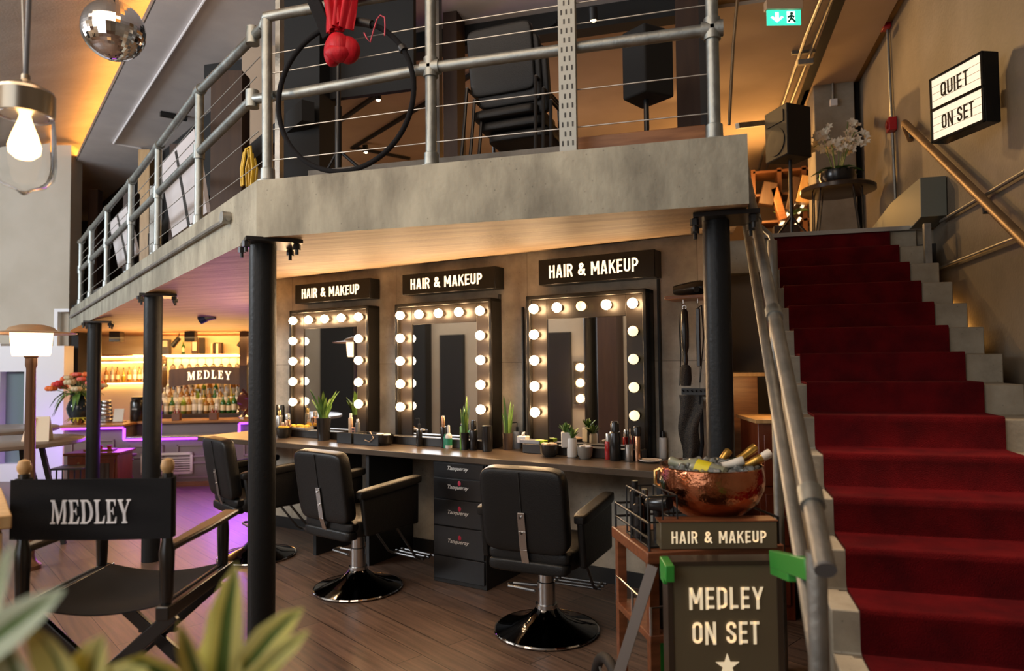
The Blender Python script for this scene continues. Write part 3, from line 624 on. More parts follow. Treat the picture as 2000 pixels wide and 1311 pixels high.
# ------------------------------------------------------------------ salon chairs
def salon_chair(label, loc, rz):
    t = thing('salon_chair', label, 'chair', loc, rz, 'black salon chairs along the makeup counter')
    MB().lathe([(.001,0),(.285,0),(.292,.008),(.285,.018),(.20,.04),(.115,.075),(.07,.115),(.056,.14)], n=48).out('base', mat('black_chrome', (.05,.05,.052), .07, 1.0), t)
    MB().lathe([(.293,.006),(.297,.012),(.293,.018),(.287,.014)], n=48).out('base_rim', m_chrome, t)
    c = MB(); c.lathe([(.062,.13),(.062,.15),(.05,.152),(.05,.27),(.044,.274),(.044,.345),(.024,.35),(.024,.385)], n=28); c.out('column', m_steel, t)
    p = MB(); p.tube([(-.05,.05,.225),(-.22,.03,.225),(-.235,.0,.225),(-.22,-.03,.225),(-.05,-.045,.225)], .009, 8); p.out('pump_lever', mat('dull_steel', (.22,.215,.21), .42, 1.0), t)
    MB().obox((0,0,.392), (.26,.28,.03)).out('seat_plate', m_black, t, bev=.005)
    s = MB(); pad(s, (0,.02,.455), .50, .50, .12, .3); s.out('seat', m_leather, t)
    s = MB(); pad(s, (0,-.215,.475), .47, .09, .07, .4); pad(s, (0,-.225,.42), .46, .10, .07, .4); s.out('seat_roll', m_leather, t)
    m = Mx.Rotation(math.radians(9), 3, 'X')
    s = MB(); pad(s, (0,-.275,.725), .485, .095, .455, .26, m, 36, 20); s.out('backrest', m_leather, t)
    s = MB(); s.tube([V((0,-.275,.725))+m @ V((0,-.049,z)) for z in (-.05,.05,.15,.19,.215)], .0035, 6); s.out('back_seam', m_black, t)
    s = MB(); ps = [V((0,-.275,.725))+m @ V((0,-.055,z)) for z in (.0,-.1,-.2)]+[V((0,-.255,.40)), V((0,-.15,.385))]
    for i in range(4): s.bar(ps[i], ps[i+1], .042, .006, (0,-1,.1))
    st_ = s.out('back_strap', m_steel, t, bev=.001)
    for q in (ps[0]+V((0,-.002,-.025)), ps[1]+V((0,-.002,-.01))): MB().cyl(q, q+V((0,-.006,0)), .007, n=10).out('bolt', m_chrome, st_)
    for sx in (-1, 1):
        x = sx*.285
        s = MB(); mm = Mx.Rotation(math.radians(4), 3, 'X'); pad(s, (x,.03,.70), .075, .54, .06, .35, mm); a_ = s.out('armrest', m_leather, t)
        s = MB(); s.prism([(x-.02,-.18,.42),(x-.02,.27,.42),(x-.02,.275,.69),(x-.02,-.22,.665)], (.04,0,0)); s.out('arm_panel', m_leather, t, bev=.012)
    s = MB()
    for sx in (-1, 1): s.tube([(sx*.14,.2,.40),(sx*.14,.40,.14),(sx*.14,.44,.115),(sx*.14,.56,.115)], .009, 8)
    for y in (.45,.505,.56): s.tube([(-.17,y,.115),(.17,y,.115)], .009, 8)
    s.out('footrest', mat('dull_steel', (.22,.215,.21), .42, 1.0), t); return t
for lab, px, py, rz in (('black salon chair nearest the copper bowl, before the largest mirror', 1068, 1231, -MANG+.10), ('middle black salon chair, pulled up beside the drawer unit', 699.5, 1149, -MANG-.10), ('black salon chair partly behind the thick column, at the violet lit bar end', 502, 1086, -MANG-.28)):
    salon_chair(lab, PZ(px, py, 0), rz)
# ------------------------------------------------------------------ things on the counter
def clear(p, r, z, back=None):                 # keep a base clear of the wall and the mirror ledges
    s_ = p.dot(MN); u = p.dot(MD); lim = SW-r-.02
    if z == ZC and any(a-.02 < u+r and u-r < b+.02 for a, b in SPANS): lim = SW-.235-r
    if back is not None: lim = min(lim, back)
    return p+MN*min(0, lim-s_)
def onc(px, pb, ptop, wpx, z=ZC, back=None):
    p = PZ(px, pb, z); d = (p-CO).dot(CF)
    p = clear(p, wpx*d/FPX/2, z, back)
    return p, (pb-ptop)*d/FPX, wpx*d/FPX/2
def can(name, label, cat, px, pb, ptop, wpx, body, cap, frac=.78, capr=.8, style='can', grp=None, z=ZC, back=None, band=None):
    p, h, r = onc(px, pb, ptop, wpx, z, back); t = thing(name, label, cat, p, -MANG+RN.uniform(-.3,.3), grp); hb = h*frac
    if style == 'can': pr = [(r*.93,0),(r,.004),(r,hb-r*.35),(r*.9,hb-r*.1),(r*capr,hb)]
    elif style == 'bottle': pr = [(r*.9,0),(r,.006),(r,hb*.72),(r*.8,hb*.84),(r*.42,hb*.92),(r*.4,hb)]
    elif style == 'square': pr = [(r,0),(r,hb*.9),(r*.7,hb)]
    else: pr = [(r*.75,0),(r*.9,.004),(r,hb*.55),(r*.96,hb)]
    MB().lathe(pr, n=20).out('body', body, t)
    c = MB()
    if style == 'pump':
        pass
    cr = r*capr if style != 'bottle' else r*.42
    if cap == 'pump':
        c.cyl((0,0,hb), (0,0,hb+(h-hb)*.5), cr*.7, n=12); c.cyl((0,0,hb+(h-hb)*.5), (0,0,h), cr*.25, n=8); c.bar((0,0,h), (-r*1.3,0,h-.004), .008, .008); c.out('pump', m_blacks, t)
    else:
        c.lathe([(cr,hb-.002),(cr,h-(h-hb)*.25),(cr*.75,h),(.001,h)], n=18); c.out('cap', cap, t)
    if band: MB().lathe([(r*1.01,hb*.2),(r*1.01,hb*.62)], n=20, cap=False).out('label_band', band, t)
    return t
m_blkp = mat('black_plastic', (.014,.013,.013), .22); m_silv = mat('silver_can', (.6,.58,.55), .25, .9); m_cop = mat('copper_can', (.62,.34,.2), .25, 1.0)
m_wh = mat('white_plastic', (.75,.72,.68), .4); m_redp = mat('red_gloss', (.35,.02,.02), .15); m_grn = mat('green_can', (.16,.38,.06), .35); m_teal = mat('teal_band', (.03,.25,.14), .4)
m_pur = mat('violet_plastic', (.10,.06,.35), .35); m_pnk = mat('pink_plastic', (.65,.33,.24), .4); m_tanp = mat('tan_plastic', (.55,.38,.24), .4); m_yel = mat('yellow_sponge', (.75,.48,.06), .9, bump=.5, bscale=80)
m_gld = mat('gold_metal', (.75,.52,.2), .25, 1.0)
CB = 4.02
can('spray_bottle','tall black bullet shaped spray, foremost of the cluster by the thick column','bottle',555,851,790,15,m_blkp,m_blkp,.6,.95)
can('spray_can','silver spray can between black and copper sprays by the thick column','bottle',570,850,800,13,m_silv,m_gld,.82,.6)
can('spray_can','slim copper spray can beside the silver one','bottle',587,851,806,12,m_cop,m_silv,.75,.8)
can('hair_product_bottle','dark bottle with black cap, first of two under the far mirror','bottle',600,838,787,11,m_blkp,m_blkp,.6,.9)
can('hair_product_bottle','dark bottle with sloped cap, second of two under the far mirror','bottle',614,839,787,11,m_blkp,m_black,.62,.8)
can('lotion_bottle','violet plastic bottle standing on the far mirror ledge','bottle',676,836,806,13,m_pur,m_wh,.8,.6,z=ZC+.0)
can('lotion_bottle','small pinkish bottle beside the violet one on the counter','bottle',684,837,812,7,m_pnk,m_wh,.85,.7)
can('spray_can','slim tan bottle behind the comb rack at the middle mirror','bottle',806,845,796,8,m_tanp,m_wh,.85,.6)
can('spray_can','dark glass spray bottle at the corner of the middle mirror','bottle',818,846,806,9,mat('smoky_bottle',(.10,.10,.10),.15),m_silv,.85,.6)
can('spray_bottle','black trigger bottle with bronze neck before the middle mirror','bottle',888,871,810,10,m_blkp,m_cop,.66,.7)
can('pump_bottle','white pump bottle with green and red label before the middle mirror','bottle',898,872,828,13,m_wh,m_wh,.72,.35,'bottle',band=m_teal)
can('spray_can','short green can tucked behind the lime green can','bottle',910,868,842,9,m_teal,m_teal,.85,.8)
can('spray_can','lime green spray can with black top before the middle mirror','bottle',923,874,824,11,m_grn,m_blkp,.88,.7)
can('spray_bottle','black pump bottle behind the lime green can','bottle',917,855,806,11,m_blkp,'pump',.6,.5)
can('hair_product_bottle','tall black clipper bottle at the right edge of the middle mirror'.replace('at the right edge of','by the lower corner of'),'bottle',943,876,819,15,m_blkp,m_blkp,.7,.75)
can('brush_pot','tall black pot of brushes between two snake plants','pot',975,877,828,21,m_blkp,m_blkp,.97,.9,'pot')
can('spray_bottle','pale blue topped black spray bottle on the largest mirror ledge','bottle',1077,862,815,14,mat('blue_grey_plastic',(.18,.22,.3),.3),'pump',.66,.5)
can('hair_product_bottle','broad black bottle with pale vertical lettering before the largest mirror','bottle',1209,897,822,22,m_blkp,m_blkp,.74,.75)
can('nail_polish_bottle','deep red bottle behind the brush cup','bottle',1228,885,838,12,m_redp,m_silv,.7,.7)
can('makeup_brush','thick copper handled brush with black bristles standing upright','brush',1250,900,832,11,m_cop,m_blkp,.74,1.5)
can('spray_bottle','white spray bottle with black cap at the bare wall end of the counter','bottle',1296,895,842,15,m_wh,m_blkp,.77,.6)
# brush cup
p, h, r = onc(1232, 900, 868, 17); t = thing('brush_cup','small cup of makeup brushes beside the copper handled brush','cup',p,-MANG)
MB().lathe([(r*.9,0),(r,.004),(r,h),(r*.9,h),(r*.88,.01)], n=18).out('cup', m_silv, t)
for i in range(8):
    a_ = RN.uniform(0,6.28); q = V((r*.7*math.cos(a_), r*.7*math.sin(a_), 0)); e = q*1.7+V((0,0,h*RN.uniform(1.25,1.7)))
    b = MB().cyl(q*.5+V((0,0,.01)), e, .0025, n=6).out('brush', m_blacks if i % 2 else m_redp, t)
    MB().lathe([(.003,0),(.006,.012),(.002,.026)], e, 8, (e-q)).out('bristles', m_tanp, b)
# bowls, trays, boxes
def bowl(label, px, pb, ptop, wpx, m, fill, fm, nm='bowl'):
    p, h, r = onc(px, pb, ptop, wpx); t = thing(nm, label, 'bowl', p, -MANG)
    MB().lathe([(r*.62,0),(r*.9,h*.3),(r,h),(r*.93,h),(r*.84,h*.35),(r*.5,h*.12)], n=26).out('body', m, t)
    for i in range(fill):
        a_ = 6.28*i/fill; b = MB(); pad(b, (r*.45*math.cos(a_), r*.45*math.sin(a_), h*.95), r*.8, r*.55, h*.35, .6, Mx.Rotation(a_, 3, 'Z')); b.out('sponge', fm, t)
bowl('dark glass bowl beside the copper spray can', 611, 848, 829, 30, mat('dark_glass',(.03,.028,.025),.08), 2, m_yel)
bowl('round black jar with white sponge at the lower corner of the middle mirror', 795, 862, 843, 38, m_blkp, 2, m_wh)
bowl('dark bowl filled with tan powder puffs before the largest mirror', 1091, 887, 864, 38, mat('dark_glass',(.03,.028,.025),.08), 4, m_tanp)
bowl('clear glass bowl of cotton pads beside the tall white vase', 1160, 891, 868, 31, mat('grey_glass',(.22,.20,.17),.08), 3, m_wh)
def cbox(name, label, cat, px, pb, wm, dm, hm, m, z=ZC, rz=0, back=None, open_=True):
    p = PZ(px, pb, z)
    p = clear(p, 0, z, back if back is not None else (SW-.24-dm if z == ZC else None))
    t = thing(name, label, cat, p, -MANG+rz); b = MB()
    if open_:
        b.box(-wm/2,wm/2,0,dm,0,.004)
        for x0,x1,y0,y1 in ((-wm/2,-wm/2+.005,0,dm),(wm/2-.005,wm/2,0,dm),(-wm/2,wm/2,0,.005),(-wm/2,wm/2,dm-.005,dm)): b.box(x0,x1,y0,y1,0,hm)
    else: b.box(-wm/2,wm/2,0,dm,0,hm)
    b.out('body', m, t, bev=.002); return t
t = cbox('storage_box','black open box beside the planter under the far mirror','box',708,861,.16,.14,.085,m_black)
t = cbox('planter_box','black wooden box of hair tools below the tall snake plant','box',745,865,.26,.15,.085,m_black)
MB().lathe([(.028,0),(.03,.075),(.027,.075),(.024,.01)], (-.105,.04,.004), 16).out('olive_cup', mat('olive_plastic',(.12,.13,.07),.4), t)
MB().tube([(-.05,.1,.09),(.02,.03,.1),(.09,-.01,.06),(.05,-.012,.03),(.0,-.01,.04)], .004, 6).out('cable', m_tanp, t)
p_, h_, r_ = onc(655, 849, 838, 30)
t = cbox('sponge_tray','clear tray of yellow sponges on the far mirror ledge','tray',645,832,.20,.10,.02,mat('tray_plastic',(.35,.32,.3),.15),z=ZC+LEDGE,back=4.12)
for i,(x,y) in enumerate(((-.08,.03),(-.04,.06),(.02,.04),(.06,.06))): b = MB(); pad(b,(x,y,.022),.05,.04,.035,.6,Mx.Rotation(i,3,'Z')); b.out('sponge', m_yel, t)
t = cbox('tissue_box','small white tissue box at the corner of the largest mirror','box',1058,857,.07,.06,.045,m_wh,z=ZC+LEDGE,back=4.14,open_=False)
b = MB(); b.blade([(-.01,.03,.045),(.0,.03,.06),(.02,.025,.075)],.03,(0,1,0)); b.out('tissue', m_wh, t)
t = cbox('cleaning_cloth','lime green folded cloth on the largest mirror ledge','cloth',1076,862,.085,.06,.022,mat('lime_cloth',(.35,.55,.03),.9),z=ZC+LEDGE,back=4.14,open_=False)
t = cbox('tool_tray','pale grey tool tray behind the powder puffs bowl','tray',1112,850,.16,.07,.025,mat('grey_plastic',(.35,.35,.36),.4),z=ZC+LEDGE,back=4.13)
t = cbox('comb_rack','white slotted comb rack in front of the middle mirror','rack',800,847,.035,.02,.115,m_pnk,open_=False,rz=.3)
for i in range(4): MB().box(-.01,.01,-.003,0,.02+i*.024,.035+i*.024).out('slot', m_black, t)
p = PZ(1270, 903, ZC); t = thing('saucer','white oval plate with brushes at the front of the counter','plate',p,-MANG)
MB().lathe([(.03,0),(.055,.006),(.072,.014),(.07,.017),(.05,.009)], n=28).out('plate', m_wh, t)
MB().tube([(-.05,-.01,.018),(.05,.012,.018)],.005,8).out('brush', m_tanp, t)
p = PZ(1172, 890, ZC); t = thing('soap_dish','small white dish with a pad beside the glass bowl','dish',p,-MANG)
MB().lathe([(.02,0),(.035,.006),(.045,.012),(.04,.012)], n=24).out('dish', m_wh, t); b = MB(); pad(b,(0,0,.018),.05,.035,.014,.6); b.out('pad', m_tanp, t)
# plants
def succulent(s, n, L, w, z, m, t, up=.75, name='leaf'):
    for i in range(n):
        a_ = 2.4*i; k = i/n; el = math.radians(88-55*k*(1-up*.3)); d = V((math.cos(a_)*math.cos(el), math.sin(a_)*math.cos(el), math.sin(el))); l = L*(.75+.25*RN.random())
        b = MB(); q = V((d.x*.008, d.y*.008, z)); b.blade([q+d*l*x+V((d.x,d.y,0))*l*.25*x*x for x in (0,.3,.6,.85,1)], w, (-d.x*math.sin(el),-d.y*math.sin(el),math.cos(el)), .003); b.out(name, m, t)
m_pot = mat('white_ceramic', (.72,.68,.62), .35)
p, h, r = onc(1133, 889, 852, 20); t = thing('potted_succulent','spiky succulent in the tall white vase before the largest mirror','plant',p,-MANG)
MB().lathe([(r*.8,0),(r*.95,.004),(r,h*.9),(r*.85,h),(r*.75,h-.008),(.001,h-.012)], n=10).out('pot', m_pot, t); succulent(0, 15, .085, .026, h-.01, m_green, t)
p, h, r = onc(1183, 872, 846, 22); p = p+MN*min(0, 4.17-p.dot(MN)); t = thing('potted_succulent','spiky succulent in the square white pot on the largest mirror ledge','plant',p,-MANG+.5)
t.location.z = ZC+LEDGE; MB().box(-r*.75,r*.75,-r*.75,r*.75,0,h).out('pot', m_pot, t, bev=.004); succulent(0, 13, .075, .022, h-.005, m_green, t)
def snake(label, px, pb, ptop, pleaf, wpx, n, mp, spread):
    p, h, r = onc(px, pb, ptop, wpx); d = (p-CO).dot(CF); H = (ptop-pleaf)*d/FPX; t = thing('snake_plant', label, 'plant', p, -MANG)
    MB().lathe([(r*.8,0),(r,h),(r*.88,h),(r*.8,h-.01),(.001,h-.012)], n=20).out('pot', mp, t)
    for i in range(n):
        a_ = 2.4*i; k = .35+.65*RN.random(); q = V((r*.5*math.cos(a_), r*.5*math.sin(a_), h-.012)); e = V((spread*math.cos(a_)*k, spread*math.sin(a_)*k, H*k))
        b = MB(); b.blade([q+V((e.x*x*x,e.y*x*x,e.z*x)) for x in (0,.25,.5,.75,.9,1)], .022 if spread < .1 else .032, (math.cos(a_),math.sin(a_),.2), .003, lambda x: max(.05, (1-x**4)*(.7+.3*math.sin(3.1*x)))); b.out('leaf', m_green, t)
snake('tall green snake plant in a black pot over the box of hair tools', 737, 846, 806, 745, 26, 22, m_blkp, .11)
snake('snake plant in a bronze pot by the largest mirror conduit', 992, 879, 846, 768, 22, 9, mat('bronze_pot',(.06,.04,.03),.3), .04)
snake('thin snake plant behind the black brush pot', 972, 866, 835, 760, 16, 8, m_blkp, .03)
# ------------------------------------------------------------------ shelf with hanging hair tools at the wall end
a0, a1 = PW(1302, 580, SW-.16), PW(1378, 575, SW-.16); zs = a0[1]
sh = thing('tool_shelf','small wooden wall shelf holding a black hair dryer','shelf',WP((a0[0]+a1[0])/2, SW, zs), -MANG)
w_ = a1[0]-a0[0]; MB().box(-w_/2,w_/2,-.2,-.004,-.022,0).out('board', m_wood, sh, bev=.003)
MB().box(w_/2,w_/2+.018,-.2,-.004,ZC+.004-zs,.12).out('side_board', m_wood, sh, bev=.003)
for x in (-.02,.07): MB().tube([(x,-.15,-.022),(x,-.15,-.05),(x,-.165,-.06),(x,-.17,-.045)],.003,6).out('hook', m_steel, sh)
t = thing('hair_dryer','black hair dryer lying on the small wooden wall shelf','hair dryer',WP((a0[0]+a1[0])/2+.02, SW-.11, zs), -MANG)
b = MB(); b.lathe([(.028,-.11),(.034,-.08),(.044,0),(.046,.06),(.038,.085)], (0,0,.048), 20, (1,0,.05)); b.out('barrel', m_blkp, t)
b = MB(); b.tube([(.03,0,.05),(.045,-.04,.04),(.06,-.09,.03)],.018,10); b.out('handle', m_blkp, t)
hx = (a0[0]+a1[0])/2
t = thing('curling_brush','black hot brush hanging by its loop under the wooden shelf','hair brush',WP(hx-.02, SW-.13, zs-.06), -MANG)
MB().torus((0,0,-.01),.012,.003,(0,1,0),16,6).out('loop', m_steel, t)
MB().lathe([(.012,-.02),(.022,-.04),(.026,-.16),(.024,-.26),(.014,-.30),(.018,-.34),(.014,-.37)], n=18).out('handle', m_blkp, t)
MB().lathe([(.02,-.37),(.034,-.39),(.036,-.46),(.03,-.5)], n=18).out('brush_head', mat('bristle_black',(.02,.018,.016),.8,bump=1,bscale=300), t)
MB().tube([(.0,0,-.3),(-.035,.02,-.22),(-.045,.02,-.05),(-.035,.02,-.3),(-.045,.02,-.5)],.004,6).out('cable', m_black, t)
t = thing('straightener','slim black hair straightener hanging next to the hot brush','hair tool',WP(hx+.065, SW-.13, zs-.06), -MANG)
MB().prism([(-.012,-.012,-.02),(.012,-.012,-.02),(.012,.012,-.02),(-.012,.012,-.02)],(0,0,-.36)).out('body', m_blkp, t, bev=.004)
MB().tube([(0,0,-.02),(.02,.01,.0),(.03,.01,-.2),(.0,.01,-.48)],.004,6).out('cable', m_black, t)
t = thing('tool_rail','black strip of short hooks on the wall under the shelf','rail',WP(hx+.01, SW, zs-.60), -MANG)
MB().box(-.085,.085,-.05,-.004,-.02,.02).out('strip', m_black, t)
for i in range(6): MB().cyl((-.07+i*.028,-.05,0),(-.07+i*.028,-.075,.012),.004,n=6).out('hook', m_black, t)
t = thing('tool_bag','dark mesh bag and belt hanging from the hook rail','bag',WP(hx, SW-.06, zs-.62), -MANG)
m_net = mat('net_black',(.012,.011,.010),.8,c2=(.05,.04,.03),scale=160,lo=.45,hi=.55)
MB().grid(lambda a_,b: (-.075+.15*a_*(1-.35*b)+.01*math.sin(9*b), -.02-.018*math.sin(7*a_+4*b)-.02*math.sin(3.1*a_), -.42*b-.03*math.sin(5*a_)*b), 16, 24, .006).out('bag', m_net, t)
MB().tube([(.06,-.03,-.0),(.065,-.035,-.3),(.045,-.03,-.42),(.05,-.03,-.5)],.012,8).out('strap', m_fabric, t)
MB().grid(lambda a_,b: (-.07+.065*a_, -.03, -.40-.12*b), 6, 8, .02).out('sheath', m_black, t)
# ================================================================== balcony: columns, railing, hoop and what hangs there
CIRC = ['thick black iron column carrying the balcony corner in front of the salon chairs', 'black iron column standing on the floor behind the canvas chair', 'slimmest black iron column, beside the flower vase at the bar', 'black iron column beside the stair foot, behind the copper bowl']
m_iron2 = m_iron
for k, (px, d, dia, ztop, rot, pl) in enumerate(((512.5, 3.45, .1316, 2.128, .75, .27), (298.5, 5.35, .133, 2.062, .70, .26), (184, 7.3, .1326, 1.985, .7, .26), (1404, 2.99, .116, 2.13, 0, .27))):
    p = PD(px, 700, d); p.z = 0; t = thing('iron_column', CIRC[k], 'column', p, rot, 'iron columns under the balcony')
    c = MB(); c.cyl((0,0,0), (0,0,ztop-.02), dia/2, n=32); c.out('shaft', m_iron, t)
    MB().box(-pl/2+.04, pl/2+.04, -pl/2, pl/2, ztop-.02, ztop).out('head_plate', m_blacks, t, bev=.002)
    for x, y in ((-.09,-.1), (.15,-.1), (.15,.1), (-.09,.1)):
        b = MB(); b.cyl((x,y,ztop-.075), (x,y,ztop-.02), .009, n=8); b.cyl((x,y,ztop-.05), (x,y,ztop-.022), .019, n=6); b.out('bolt', m_black, t)
RY = 2.955
gr = thing('guard_railing', 'galvanised pipe railing with steel wires along the balcony edge', 'railing', (BL.x, BL.y, ZT))
G = lambda x, y: PG(x, y, -.055)
corner = V((BL.x+.02, RY-.01, 0)); cz = 3.25
PR = .0265
wpx = [(388,427,180), (308,483,288), (255,522,357), (208,560,411), (177,582,449), (157,596,474)]
wing_top = [V((corner.x-.06, corner.y+.03, 3.235))]+[G(x, yt) for x, yb, yt in wpx]
tr = MB(WORLD); tr.tube(wing_top, PR, 12)
tr.tube([wing_top[0], V((corner.x-.02, corner.y-.005, 3.262)), V((corner.x+.1, RY, 3.275)), V((corner.x+.3, RY, 3.275)), V((.053, RY, 3.275))], PR, 12); tr.out('top_rail', m_galv, gr)
m0, m1 = G(493, 194), G(157, 528); mr = MB(WORLD); mr.tube([m0, m1], PR*.97, 12)
fm = 2.862
mr.tube([m0, V((corner.x+.16, RY, fm-.005)), V((-1.22, RY, fm+.03)), V((.053, RY, fm+.03))], PR*.97, 12); mr.out('middle_rail', m_galv, gr)
def fitting(p, d):
    d = V(d).normalized(); return MB(WORLD).cyl(V(p)-d*.045, V(p)+d*.045, PR*1.32, n=14).out('clamp', m_galv, gr)
def post(p0, p1, r=PR):
    p_ = MB(WORLD).cyl(p0, p1, r, n=14).out('post', m_galv, gr)
    MB(WORLD).lathe([(r*2.1,0),(r*2.1,.012),(r*1.35,.02),(r*1.3,.075),(r,.08)], p0, 18).out('base_flange', m_galv, p_); return p_
WZ = (.264, .61); WM = (.28, .53)
def wires(A, B): # A, B: (bottom, mid, top) at both ends
    for f in WZ: MB(WORLD).tube([A[0].lerp(A[1], f), B[0].lerp(B[1], f)], .0028, 6).out('wire', m_wire, gr)
    for f in WM: MB(WORLD).tube([A[1].lerp(A[2], f), B[1].lerp(B[2], f)], .0028, 6).out('wire', m_wire, gr)
cP = (V((corner.x-.01, corner.y, ZT)), m0, V((corner.x-.02, corner.y, 3.26))); post(cP[0], cP[2]); fitting(m0, (0,0,1)); fitting((m0.x, m0.y, 3.235), (0,0,1))
prev = cP
for i, (x, yb, yt) in enumerate(wpx):
    b, tp = G(x, yb), G(x, yt); tl = (b-BL).dot(WDIR); b.z = gz(tl); tp.x, tp.y = b.x, b.y
    f = ((b-m0).dot(WDIR))/((m1-m0).dot(WDIR)); mid = V((b.x, b.y, m0.z+(m1.z-m0.z)*f))
    post(b, tp); fitting(tp, WDIR+V((0,0,-.05))); fitting(mid, (0,0,1)); cur = (b, mid, tp); wires(prev, cur); prev = cur
prev = (cP[0], V((corner.x, RY, fm)), cP[2])
for x in (-1.22, .053):
    b = V((x, RY, ZT)); mid = V((x, RY, fm+.03)); tp = V((x, RY, 3.36)); post(b, tp); fitting(mid, (0,0,1)); fitting(mid, (1,0,0)); fitting((x, RY, 3.275), (0,0,1)); cur = (b, mid, V((x, RY, 3.275))); wires(prev, cur); prev = cur
# perforated tray
pa = PY(1093, 293, 2.895); pb = PY(1126, 290, 2.895); w_ = pb.x-pa.x
tt = MB(); x0 = pa.x; tt.box(x0, x0+w_, 2.895, 2.905, ZT+.004, 3.42); tt.box(x0, x0+.006, 2.905, 2.935, ZT+.004, 3.42); tt.box(x0+w_-.006, x0+w_, 2.905, 2.935, ZT+.004, 3.42); tt.mark(0)
z = ZT+.03; i = 0
while z < 3.38:
    for fx in ((.2,.5,.8) if i % 2 == 0 else (.36,.66)): tt.box(x0+w_*fx-.0035, x0+w_*fx+.0035, 2.8938, 2.896, z, z+.022)
    z += .0415; i += 1
tt.mark(1); tag(tt.out('cable_tray', [mat('tray_galvanised', (.36,.37,.34), .5, .4), m_black]), 'upright perforated metal cable tray in front of the balcony railing', 'cable tray')
# aerial hoop with red silks
HC = PY(672, 182, 2.897); HR = .362; HC.z = ZT+HR+.013
hp = thing('aerial_hoop', 'large black aerial hoop standing on the balcony edge against the railing', 'hoop', (HC.x, HC.y, ZT))
MB(WORLD).torus(HC, HR, .0125, (0, 1, 0), 72, 10).out('ring', m_fabric, hp)
for a0_, a1_ in ((66, 94), (30, 34)):
    MB(WORLD).tube([HC+V((HR*math.cos(math.radians(a)), 0, HR*math.sin(math.radians(a)))) for a in range(a0_, a1_+1, 2)], .021, 10).out('tape_grip', m_black, hp)
m_silk = mat('red_silk', (.50,.006,.018), .55, c2=(.36,.003,.012), scale=12, stretch=(4,4,.6), bump=.4, spec=.3)
SK = PY(667, 92, 2.86); kr = .083
sk = thing('aerial_silk', 'bundle of red silk tied in a knot, hanging in front of the black hoop', 'cloth', SK)
for dx, dz, rx, rz, an in ((-.045,-.01,.55,1.0,.25), (.035,-.02,.75,.8,-.5), (0,.0,.8,.62,1.1), (-.01,-.045,.85,.5,.1)):
    b = MB(); b.ball((dx*.8, RN.uniform(-.02,.01), dz*.8), kr, (rx,.62,rz), 20, 14, Mx.Rotation(an, 3, 'Y')); b.out('knot_fold', m_silk, sk)
b = MB(); b.grid(lambda u, v: ((-.088+.176*u)*(1.0-.22*v*v)+.006*math.sin(9*u), .012*math.sin(19*u+3*v)-.012*v, .38-.31*v), 44, 14, .006); b.out('drape', m_silk, sk)
b = MB(); b.grid(lambda u, v: (-.01+.10*u*(1-.35*v)-.02*v, -.035+.012*math.sin(12*u+2), .36-.27*v-.02*u), 28, 12, .005); b.out('drape', m_silk, sk)
b = MB(); b.grid(lambda u, v: (-.095+.10*u*(1-.2*v)+.04*v, -.03+.011*math.sin(13*u+1), .36-.25*v-.05*(1-u)), 28, 12, .005); b.out('drape', m_silk, sk)
q0, q1 = PY(607, -14, 2.865), PY(643, 72, 2.865); st_ = MB(); st_.bar(q0, q1, .03, .062, (1,0,.35)); tag(st_.out('lifting_strap', m_fabric, bev=.004), 'thick black strap hanging at the side of the red silk bundle', 'strap')
cd_ = MB(); cd_.tube([PY(x, y, 2.872) for x, y in ((711,64),(716,74),(723,83),(730,58),(736,38),(743,30),(751,34),(752,50),(751,70))], .0035, 6); tag(cd_.out('cord', mat('pink_cord',(.5,.04,.08),.5)), 'thin pink cord looped over the black hoop', 'cord')
# behind the railing: boards, yellow cable, stand, chairs, speaker, track lights
m_bd = mat('white_board', (.66,.62,.62), .45)
for lab, q, sl in (('white leaning board with a dark stripe, larger of two behind the railing', ((337,463),(404,415),(379,252),(312,322)), ((366,442),(371,439),(345,293),(341,297))), ('white leaning board with a dark stripe, smaller one further along the railing', ((231,523),(267,495),(247,403),(213,436)), ((246,512),(250,509),(230,417),(227,420)))):
    P4 = [PG(x, y, -.34) for x, y in q]; d_ = -WNRM*.03
    b = MB(); b.prism(P4, d_); b.mark(0); S4 = [PG(x, y, -.338) for x, y in sl]; b.prism(S4, -WNRM*.004); b.mark(1); tag(b.out('panel_board', [m_bd, m_black]), lab, 'board')
yc = MB()
for i, (dx, top, w2) in enumerate(((0,285,9), (5,300,7), (-4,292,8), (8,310,10))):
    c0 = (484+dx, top); L = [(484+dx-w2, 362+i), (484+dx-w2-1, 330), (484+dx-w2*.4, top+6), (484+dx+w2*.6, top), (484+dx+w2, 330), (484+dx+w2*.7, 364)]
    yc.tube([PD(x, y, 3.72+.03*i) for x, y in L], .007, 6)
tag(yc.out('extension_cable', mat('yellow_cable', (.62,.40,.02), .45)), 'yellow cable coil hanging behind the balcony corner post', 'cable')
pz = PY(661, 230, 3.35); b = MB(); b.cyl((pz.x, 3.35, ZT), (pz.x, 3.35, 2.93), .019, n=14); b.cyl((pz.x, 3.35, 2.90), (pz.x, 3.35, 3.30), .013, n=12)
t = thing('light_stand', 'thin black stand pole rising behind the black hoop', 'stand', (pz.x, 3.35, ZT)); b.fr = WORLD; b.out('pole', m_blacks, t)
for a in range(3): MB().tube([(0,0,.28),(.32*math.cos(a*2.1+.5),.32*math.sin(a*2.1+.5)*.3+.08,.01)],.009,8).out('leg', m_blacks, t)
